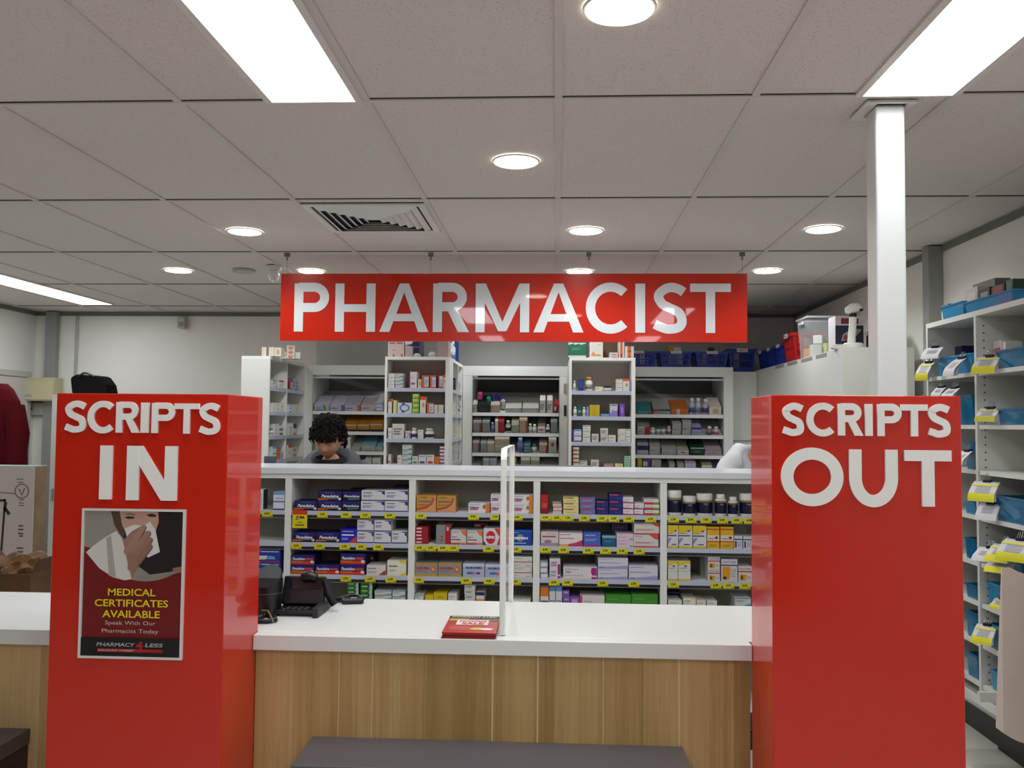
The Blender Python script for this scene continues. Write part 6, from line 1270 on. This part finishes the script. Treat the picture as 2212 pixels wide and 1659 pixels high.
sbx(2062, 2078, 748, 0, '#15184c', 'deep navy box on far highest shelf', .12, .07)
for x, y, c, nm in ((2040, 654, '#c47a84', 'pink'), (2052, 652, '#2434a8', 'blue')):
    p = onx(x, y, SX+.08); m = MB(); m.lathe([(.012, 0), (.013, .05), (.009, .062), (.009, .07)], mat('#c9c4c0', .4), 12); m.lathe([(.011, .0705), (.011, .084)], mat(c, .4), 12)
    tag(m.build('pump_bottle', loc=(p.x, p.y, 2.028)), f'small bottle with {nm} cap in far top basket', 'bottle')
# plant / flowers peeping over the pillar
t = empty('flower_posy', (.0, 0, 0), 'small posy with pink petals peeping over the SCRIPTS OUT pillar', 'flowers')
p = at(1963, 852, 2.95); t.location = (p.x, 2.95, 1.45)
a = MB(); a.lathe([(.03, 0), (.035, .03), (.03, .10)], mat('#c9c9c4', .3), 14); a.build('vase', t)
a = MB(); rr = random.Random(3)
for k in range(10):
    an = rr.random()*6.28; a.tube([(0, 0, .08), (.02*math.cos(an), .02*math.sin(an), .13), (.05*math.cos(an), .05*math.sin(an), .165+.02*rr.random())], [.003, .003, .001], '#5c7c3c', 5)
a.build('foliage', t)
a = MB()
for k in range(7):
    an = k*.9; a.lathe([(.004, .15), (.014, .158), (.011, .168), (.003, .172)], mat('#c4306c', .6), 8, .045*math.cos(an), .045*math.sin(an))
a.build('petals', t)
m = MB(); m.lathe([(.16, 0), (.16, .02), (.02, .03), (.02, 1.42), (.12, 1.43), (.12, 1.4495)], M_darkgrey, 20); tag(m.build('pedestal', loc=(t.location.x, t.location.y, 0)), 'slim pedestal hidden behind the SCRIPTS OUT pillar', 'pedestal')
# pale curved board at the right edge
t = empty('display_board', (1.70, 3.25, 0), 'tall pale pinkish board with curved foot at the right picture edge', 'display board')
a = MB(); q = lambda x, y: at(x, y, 3.2)
e = [q(2164, 1226), q(2152, 1572)]; top = [(q(2164, 1226).x, q(2164, 1226).z), (q(2190, 1230).x, q(2190, 1229).z), (q(2215, 1240).x, q(2215, 1240).z), (q(2240, 1248).x, q(2240, 1248).z)]
bot = [(q(2240, 1622).x, q(2240, 1622).z), (q(2212, 1610).x, q(2212, 1610).z), (q(2190, 1600).x, q(2190, 1598).z), (q(2168, 1584).x, q(2168, 1584).z), (q(2152, 1574).x, q(2152, 1572).z)]
def bent(x): return 3.2+max(0, x-q(2164, 1226).x)*.55
pf = top+bot; n = len(pf); a.add([(x, bent(x), z) for x, z in pf]+[(x, bent(x)+.004, z) for x, z in pf], [tuple(range(n-1, -1, -1)), tuple(range(n, 2*n))]+[(i, (i+1) % n, (i+1) % n+n, i+n) for i in range(n)], add_noise(newmat('pale_board', '#ead8cc', .6), 2.5, .10)); B(a, 'panel', t)
a = MB(); a.box(1.776, 1.797, 3.25, 3.33, 0, .95, M_black); B(a, 'support_post', t)
a = MB(); a.box(1.80, 1.86, 3.18, 3.4, 0, .02, M_black); B(a, 'foot', t)

# ================================================================== PEOPLE
def skin_graph(name, pts, edges, root, sub=2):
    me = bpy.data.meshes.new(name); me.from_pydata([p[:3] for p in pts], [], []); me.update()
    bm = bmesh.new(); bm.from_mesh(me)
    lay = bm.verts.layers.skin.verify(); bm.verts.ensure_lookup_table()
    for e in edges: bm.edges.new((bm.verts[e[0]], bm.verts[e[1]]))
    for v, p in zip(bm.verts, pts):
        r = p[3]; v[lay].radius = r if isinstance(r, tuple) else (r, r); v[lay].use_root = False
    bm.verts[root][lay].use_root = True
    bm.to_mesh(me); bm.free()
    o = bpy.data.objects.new(name, me); COL.objects.link(o)
    s = o.modifiers.new('s', 'SKIN'); s.use_smooth_shade = True
    d = o.modifiers.new('d', 'SUBSURF'); d.levels = sub; d.render_levels = sub
    return o
def evaluated(o):
    bpy.context.view_layer.update(); dg = bpy.context.evaluated_depsgraph_get()
    me = bpy.data.meshes.new_from_object(o.evaluated_get(dg)); return me
def head_bm(scale=1.0):
    """a head about 0.235 tall; +Z up, face towards -Y, chin at z=-0.12"""
    bm = bmesh.new(); bmesh.ops.create_icosphere(bm, subdivisions=5, radius=1)
    def g(p, c, r): return math.exp(-((p[0]-c[0])**2/r[0]**2+(p[1]-c[1])**2/r[1]**2+(p[2]-c[2])**2/r[2]**2))
    for v in bm.verts:
        x, y, z = v.co
        w = .078 if z > 0 else .078*(1-.36*(-z)**1.6)
        d = .098 if y > 0 else .092*(1-.10*max(0, -z))
        X, Y, Z = x*w, y*d, z*.118
        if y < 0: Y += .012*max(0, -z)*0
        if y > 0 and z < 0: Y *= 1-.35*(-z)
        p = (X, Y, Z)
        Y -= .026*g(p, (0, -.092, -.030), (.013, .05, .020))      # nose
        Y -= .010*g(p, (0, -.092, -.005), (.009, .05, .024))
        Y -= .007*g(p, (0, -.09, .022), (.05, .05, .010))         # brow
        for s_ in (-1, 1):
            Y += .013*g(p, (s_*.031, -.088, .002), (.017, .05, .012))   # eye sockets
            Y -= .006*g(p, (s_*.031, -.085, .001), (.010, .05, .006))   # lids
            Y -= .004*g(p, (s_*.042, -.075, -.03), (.02, .05, .02))     # cheeks
        Y -= .008*g(p, (0, -.085, -.066), (.020, .05, .007))      # lips
        Y += .004*g(p, (0, -.085, -.060), (.022, .05, .003))
        Y -= .010*g(p, (0, -.075, -.100), (.022, .06, .016))      # chin
        v.co = (X, Y, Z)
    for s_ in (-1, 1):                                             # ears
        e = bmesh.ops.create_icosphere(bm, subdivisions=3, radius=1)['verts']
        for v in e:
            x, y, z = v.co; v.co = (s_*(.078+.010*x+.006*abs(y)), .008+.018*y-.004*z, -.008+.032*z-(.004*y))
    if scale != 1: bmesh.ops.scale(bm, vec=(scale,)*3, verts=bm.verts)
    return bm
def hand_pts(pts, edges, wrist, d, up, side):
    """palm and five fingers appended to a skin graph; d points along the hand, side towards the thumb"""
    d, up, side = Vector(d).normalized(), Vector(up).normalized(), Vector(side).normalized()
    w = Vector(pts[wrist][:3]); b = len(pts)
    pts.append((*(w+d*.04), (.030, .016))); edges.append((wrist, b))
    pts.append((*(w+d*.075), (.034, .014))); edges.append((b, b+1))
    for k, (off, ln) in enumerate(((.028, .070), (.010, .080), (-.009, .074), (-.027, .058))):
        base = w+d*.088+side*off; i = len(pts)
        pts.append((*base, .0095)); pts.append((*(base+d*ln*.45-up*.006), .009)); pts.append((*(base+d*ln*.75-up*.018), .0082)); pts.append((*(base+d*ln*.95-up*.034), .0072))
        edges += [(b+1, i), (i, i+1), (i+1, i+2), (i+2, i+3)]
    i = len(pts); base = w+d*.03+side*.034
    pts.append((*base, .012)); pts.append((*(base+d*.03+side*.022), .0105)); pts.append((*(base+d*.055+side*.026-up*.008), .0088))
    edges += [(b, i), (i, i+1), (i+1, i+2)]
def person(name_label, hx, hy, hz, pitch, roll_, shirt, hair_col, bend, coat=False, yaw=0.):
    """standing figure leaning over the bench; (hx,hy,hz) is the middle of the head, floor at z=0"""
    t = empty('person', (hx, hy+.3, 0), name_label, 'person')
    F = lambda x, y, z: (hx+x, hy+y, z)
    nz = hz-.17                                            # base of the neck
    sh = nz-.018; pel = .93; py = bend
    P = [(*F(0, py, pel), (.155, .11)), (*F(0, py-.03, pel+.14), (.14, .10)), (*F(0, py*.62, (pel+sh)/2+.07), (.155, .11)), (*F(0, py*.35, sh-.05), (.15, .10)), (*F(0, .085, nz), (.062, .06)), (*F(0, .05, hz-.085), (.056, .056))]
    E = [(0, 1), (1, 2), (2, 3), (3, 4), (4, 5)]
    for s_ in (-1, 1):
        i = len(P)
        P += [(*F(s_*.15, py*.35+.0, sh-.01), (.062, .06)), (*F(s_*.235, py*.35-.02, sh-.075), (.054, .054)), (*F(s_*.25, py*.2-.05, sh-.27), (.044, .044)), (*F(s_*.19, -.20, 1.01), (.034, .034)), (*F(s_*.175, -.235, .99), (.026, .022))]
        E += [(3, i), (i, i+1), (i+1, i+2), (i+2, i+3), (i+3, i+4)]
        hand_pts(P, E, i+4, (-s_*.25, -1, -.12), (0, 0, 1), (-s_, 0, 0))
        j = len(P)
        P += [(*F(s_*.10, py+.01, pel-.08), (.095, .095)), (*F(s_*.12, py, .50), (.062, .065)), (*F(s_*.13, py+.03, .28), (.052, .056)), (*F(s_*.135, py+.04, .09), (.038, .042)), (*F(s_*.15, py-.03, .045), (.042, .036)), (*F(s_*.16, py-.13, .035), (.040, .028))]
        E += [(0, j), (j, j+1), (j+1, j+2), (j+2, j+3), (j+3, j+4), (j+4, j+5)]
    o = skin_graph('tmp', P, E, 0, 2); me = evaluated(o); bpy.data.objects.remove(o)
    bm = bmesh.new(); bm.from_mesh(me)
    HM = Matrix.Translation((hx, hy, hz)) @ Matrix.Rotation(yaw, 4, 'Z') @ Matrix.Rotation(roll_, 4, 'Y') @ Matrix.Rotation(pitch, 4, 'X')
    hb = head_bm(); bmesh.ops.transform(hb, matrix=HM, verts=hb.verts); hm = bpy.data.meshes.new('h'); hb.to_mesh(hm); hb.free(); bm.from_mesh(hm)
    mm = bpy.data.meshes.new('body'); bm.to_mesh(mm); bm.free()
    body = bpy.data.objects.new('body', mm); COL.objects.link(body)
    sk = add_noise(newmat('skin', '#b98468', .55), 12, .05); sk.node_tree.nodes['Principled BSDF'].inputs['Subsurface Weight'].default_value = .1
    rm = body.modifiers.new('r', 'REMESH'); rm.mode = 'VOXEL'; rm.voxel_size = .0045; rm.use_smooth_shade = True
    me2 = evaluated(body); body.modifiers.clear(); body.data = me2; me2.materials.clear(); me2.materials.append(sk)
    me2.polygons.foreach_set('use_smooth', [True]*len(me2.polygons))
    body.parent = t; body.matrix_parent_inverse = Matrix.Translation(-t.location)
    # top: follows the torso and the arms, ends at the wrists
    q = [(*F(0, py, pel-.06), (.175, .13)), (*F(0, py-.03, pel+.14), (.165, .125)), (*F(0, py*.62, (pel+sh)/2+.07), (.18, .135)), (*F(0, py*.35, sh-.045), (.172, .12)), (*F(0, .095, nz-.03), (.085, .075))]
    e = [(0, 1), (1, 2), (2, 3), (3, 4)]
    for s_ in (-1, 1):
        i = len(q); q += [(*F(s_*.165, py*.35, sh-.008), (.09, .082)), (*F(s_*.245, py*.35-.02, sh-.075), (.075, .075)), (*F(s_*.255, py*.2-.05, sh-.27), (.060, .060)), (*F(s_*.192, -.20, 1.005), (.044, .042))]
        e += [(3, i), (i, i+1), (i+1, i+2), (i+2, i+3)]
    top = skin_graph('hoodie' if not coat else 'white_coat', q, e, 0, 2)
    M_s = add_noise(newmat('cloth_'+shirt.strip('#'), shirt, .9), 5, .12, .25); top.data.materials.append(M_s)
    top.parent = t; top.matrix_parent_inverse = Matrix.Translation(-t.location)
    if coat:
        d = top.modifiers.new('n', 'DISPLACE'); tx = bpy.data.textures.new('folds', 'CLOUDS'); tx.noise_scale = .08; d.texture = tx; d.strength = .03
    # trousers
    q = [(*F(0, py, pel), (.165, .12))]; e = []
    for s_ in (-1, 1):
        i = len(q); q += [(*F(s_*.10, py+.01, pel-.10), (.105, .105)), (*F(s_*.12, py, .50), (.078, .08)), (*F(s_*.135, py+.04, .12), (.066, .066))]; e += [(0, i), (i, i+1), (i+1, i+2)]
    tr = skin_graph('trousers', q, e, 0, 2); tr.data.materials.append(mat('#17181c', .8)); tr.parent = t; tr.matrix_parent_inverse = Matrix.Translation(-t.location)
    for s_ in (-1, 1):
        a = MB(); a.rbox(hx+s_*.155-.045, hx+s_*.155+.045, hy+py-.2, hy+py+.09, 0, .085, mat('#111113', .6), .02); B(a, 'shoe', t)
    # hair: a curly cap of many small locks
    rr = random.Random(5)
    hb = bmesh.new(); bmesh.ops.create_icosphere(hb, subdivisions=5, radius=1)
    def skull(n_, k=1.0):
        x, y, z = n_; return Vector((x*.088, y*.106, z*.124))*k
    dele = []
    for v in hb.verts:
        n_ = v.co.normalized(); nn = .07*math.sin(13*n_.x+3*math.sin(9*n_.z))*math.sin(12*n_.y+5*n_.z)+.04*math.sin(31*n_.x*n_.y+27*n_.z)
        front = n_.y < -.15
        lim = .42 if n_.y < -.45 else (-.02 if n_.y < .15 else -.42)
        if n_.z < lim: v.co = skull(n_, .80)
        else: v.co = skull(n_, 1.05+nn)+Vector((0, 0, .012 if n_.z > .3 else 0))
    M_h = newmat('hair_'+hair_col.strip('#'), hair_col, .85, spec=.2)
    a = MB(); a.bm(hb, M_h, HM)
    for k in range(420):
        th = rr.random()*2*math.pi; z = rr.uniform(-.5, 1); r_ = math.sqrt(max(0, 1-z*z)); n_ = Vector((r_*math.cos(th), r_*math.sin(th), z))
        lim = .42 if n_.y < -.4 else (.02 if n_.y < .15 else -.35)
        if n_.z < lim: continue
        p = skull(n_, 1.06+rr.random()*.06); tan = n_.cross(Vector((rr.uniform(-1, 1), rr.uniform(-1, 1), rr.uniform(-1, 1)))).normalized(); dn = Vector((0, 0, -1)); dn = (dn-n_*dn.dot(n_))
        dn = dn.normalized() if dn.length > .05 else tan
        ps = []
        for j in range(6):
            s2 = j/5; ps.append(HM @ (p+dn*.030*s2+tan*.008*math.sin(s2*5+k)+n_*(.010*math.sin(s2*3.1))))
        a.tube(ps, [.003, .0048, .0052, .0045, .0035, .001], M_h, 5)
    for k in range(46):                                    # fringe over the brow
        x = rr.uniform(-.07, .07); p0 = Vector((x, -.092-.012*(1-(x/.075)**2), .066+rr.uniform(-.01, .01))); ps = []
        for j in range(6):
            s2 = j/5; ps.append(HM @ (p0+Vector((.010*math.sin(k+s2*3), -.010*math.sin(s2*2.2), -.036*s2*(1+.3*rr.random())))))
        a.tube(ps, [.004, .0055, .0058, .005, .004, .001], M_h, 5)
    o = B(a, 'hair', t, smooth=False); o.data.polygons.foreach_set('use_smooth', [True]*len(o.data.polygons))
    for s_ in (-1, 1):
        a = MB(); a.tube([HM @ Vector((s_*.014, -.094, .022)), HM @ Vector((s_*.030, -.096, .029)), HM @ Vector((s_*.048, -.084, .022))], [.002, .0035, .0015], M_h, 6); B(a, 'eyebrow', t)
        a = MB(); a.tube([HM @ Vector((s_*.019, -.0885, -.001)), HM @ Vector((s_*.031, -.0925, -.0045)), HM @ Vector((s_*.043, -.083, -.001))], [.0009, .0022, .0009], mat('#1c1210', .4), 6); B(a, 'eye', t)
    a = MB(); a.tube([HM @ Vector((-.020, -.085, -.062)), HM @ Vector((-.008, -.093, -.0635)), HM @ Vector((0, -.094, -.0645)), HM @ Vector((.008, -.093, -.0635)), HM @ Vector((.020, -.085, -.062))], [.001, .0035, .0034, .0035, .001], mat('#9c5a50', .5), 8); B(a, 'lips', t)
    if not coat:
        # hood lying round the neck, and the dark collar inside it
        a = MB(); vs, fs = [], []; n, m_ = 36, 10
        for i in range(n+1):
            u = -math.pi*.5+2*math.pi*i/n; c_, s2 = math.cos(u), math.sin(u)
            back = (s2+1)/2                               # 0 in front, 1 behind
            rx, ry = .118+.018*back, .10+.03*back; cz = nz-.03+.075*back
            tr_ = .024+.024*back
            for j in range(m_):
                w_ = 2*math.pi*j/m_; rad = 1+tr_*math.cos(w_)/.105
                vs.append(F(c_*rx*rad, .06+s2*ry*rad, cz+math.sin(w_)*tr_*1.5))
        for i in range(n):
            for j in range(m_): fs.append((i*m_+j, i*m_+(j+1) % m_, (i+1)*m_+(j+1) % m_, (i+1)*m_+j))
        a.add(vs, fs, M_s); B(a, 'hood', t, smooth=True)
        a = MB(); vs, fs = [], []
        for z, k in ((nz-.09, 1.3), (nz-.01, 1.14), (nz+.045, 1.02), (nz+.045, .92), (nz-.03, .84)):
            for i in range(28): u = 2*math.pi*i/28; vs.append(F(.086*k*math.cos(u), .03+.10*k*math.sin(u), z+.016+.014*math.sin(u)))
        for j in range(4):
            for i in range(28): fs.append((j*28+i, j*28+(i+1) % 28, (j+1)*28+(i+1) % 28, (j+1)*28+i))
        a.add(vs, fs, mat('#0e0f12', .9)); B(a, 'inner_collar', t, smooth=True)
    return t
ph = at(709, 946, 4.92)
person('person in grey hoodie with dark curly hair looking down behind the low shelving', ph.x, 4.92, ph.z, math.radians(24), math.radians(3), '#56585e', '#150e0a', .30)
pc = at(1690, 965, 4.95)
person('person in white coat bending behind the low shelving, mostly hidden by right pillar', 1.225, 5.0, 1.535, math.radians(38), 0, '#d9dae2', '#2a1d16', .36, coat=True)
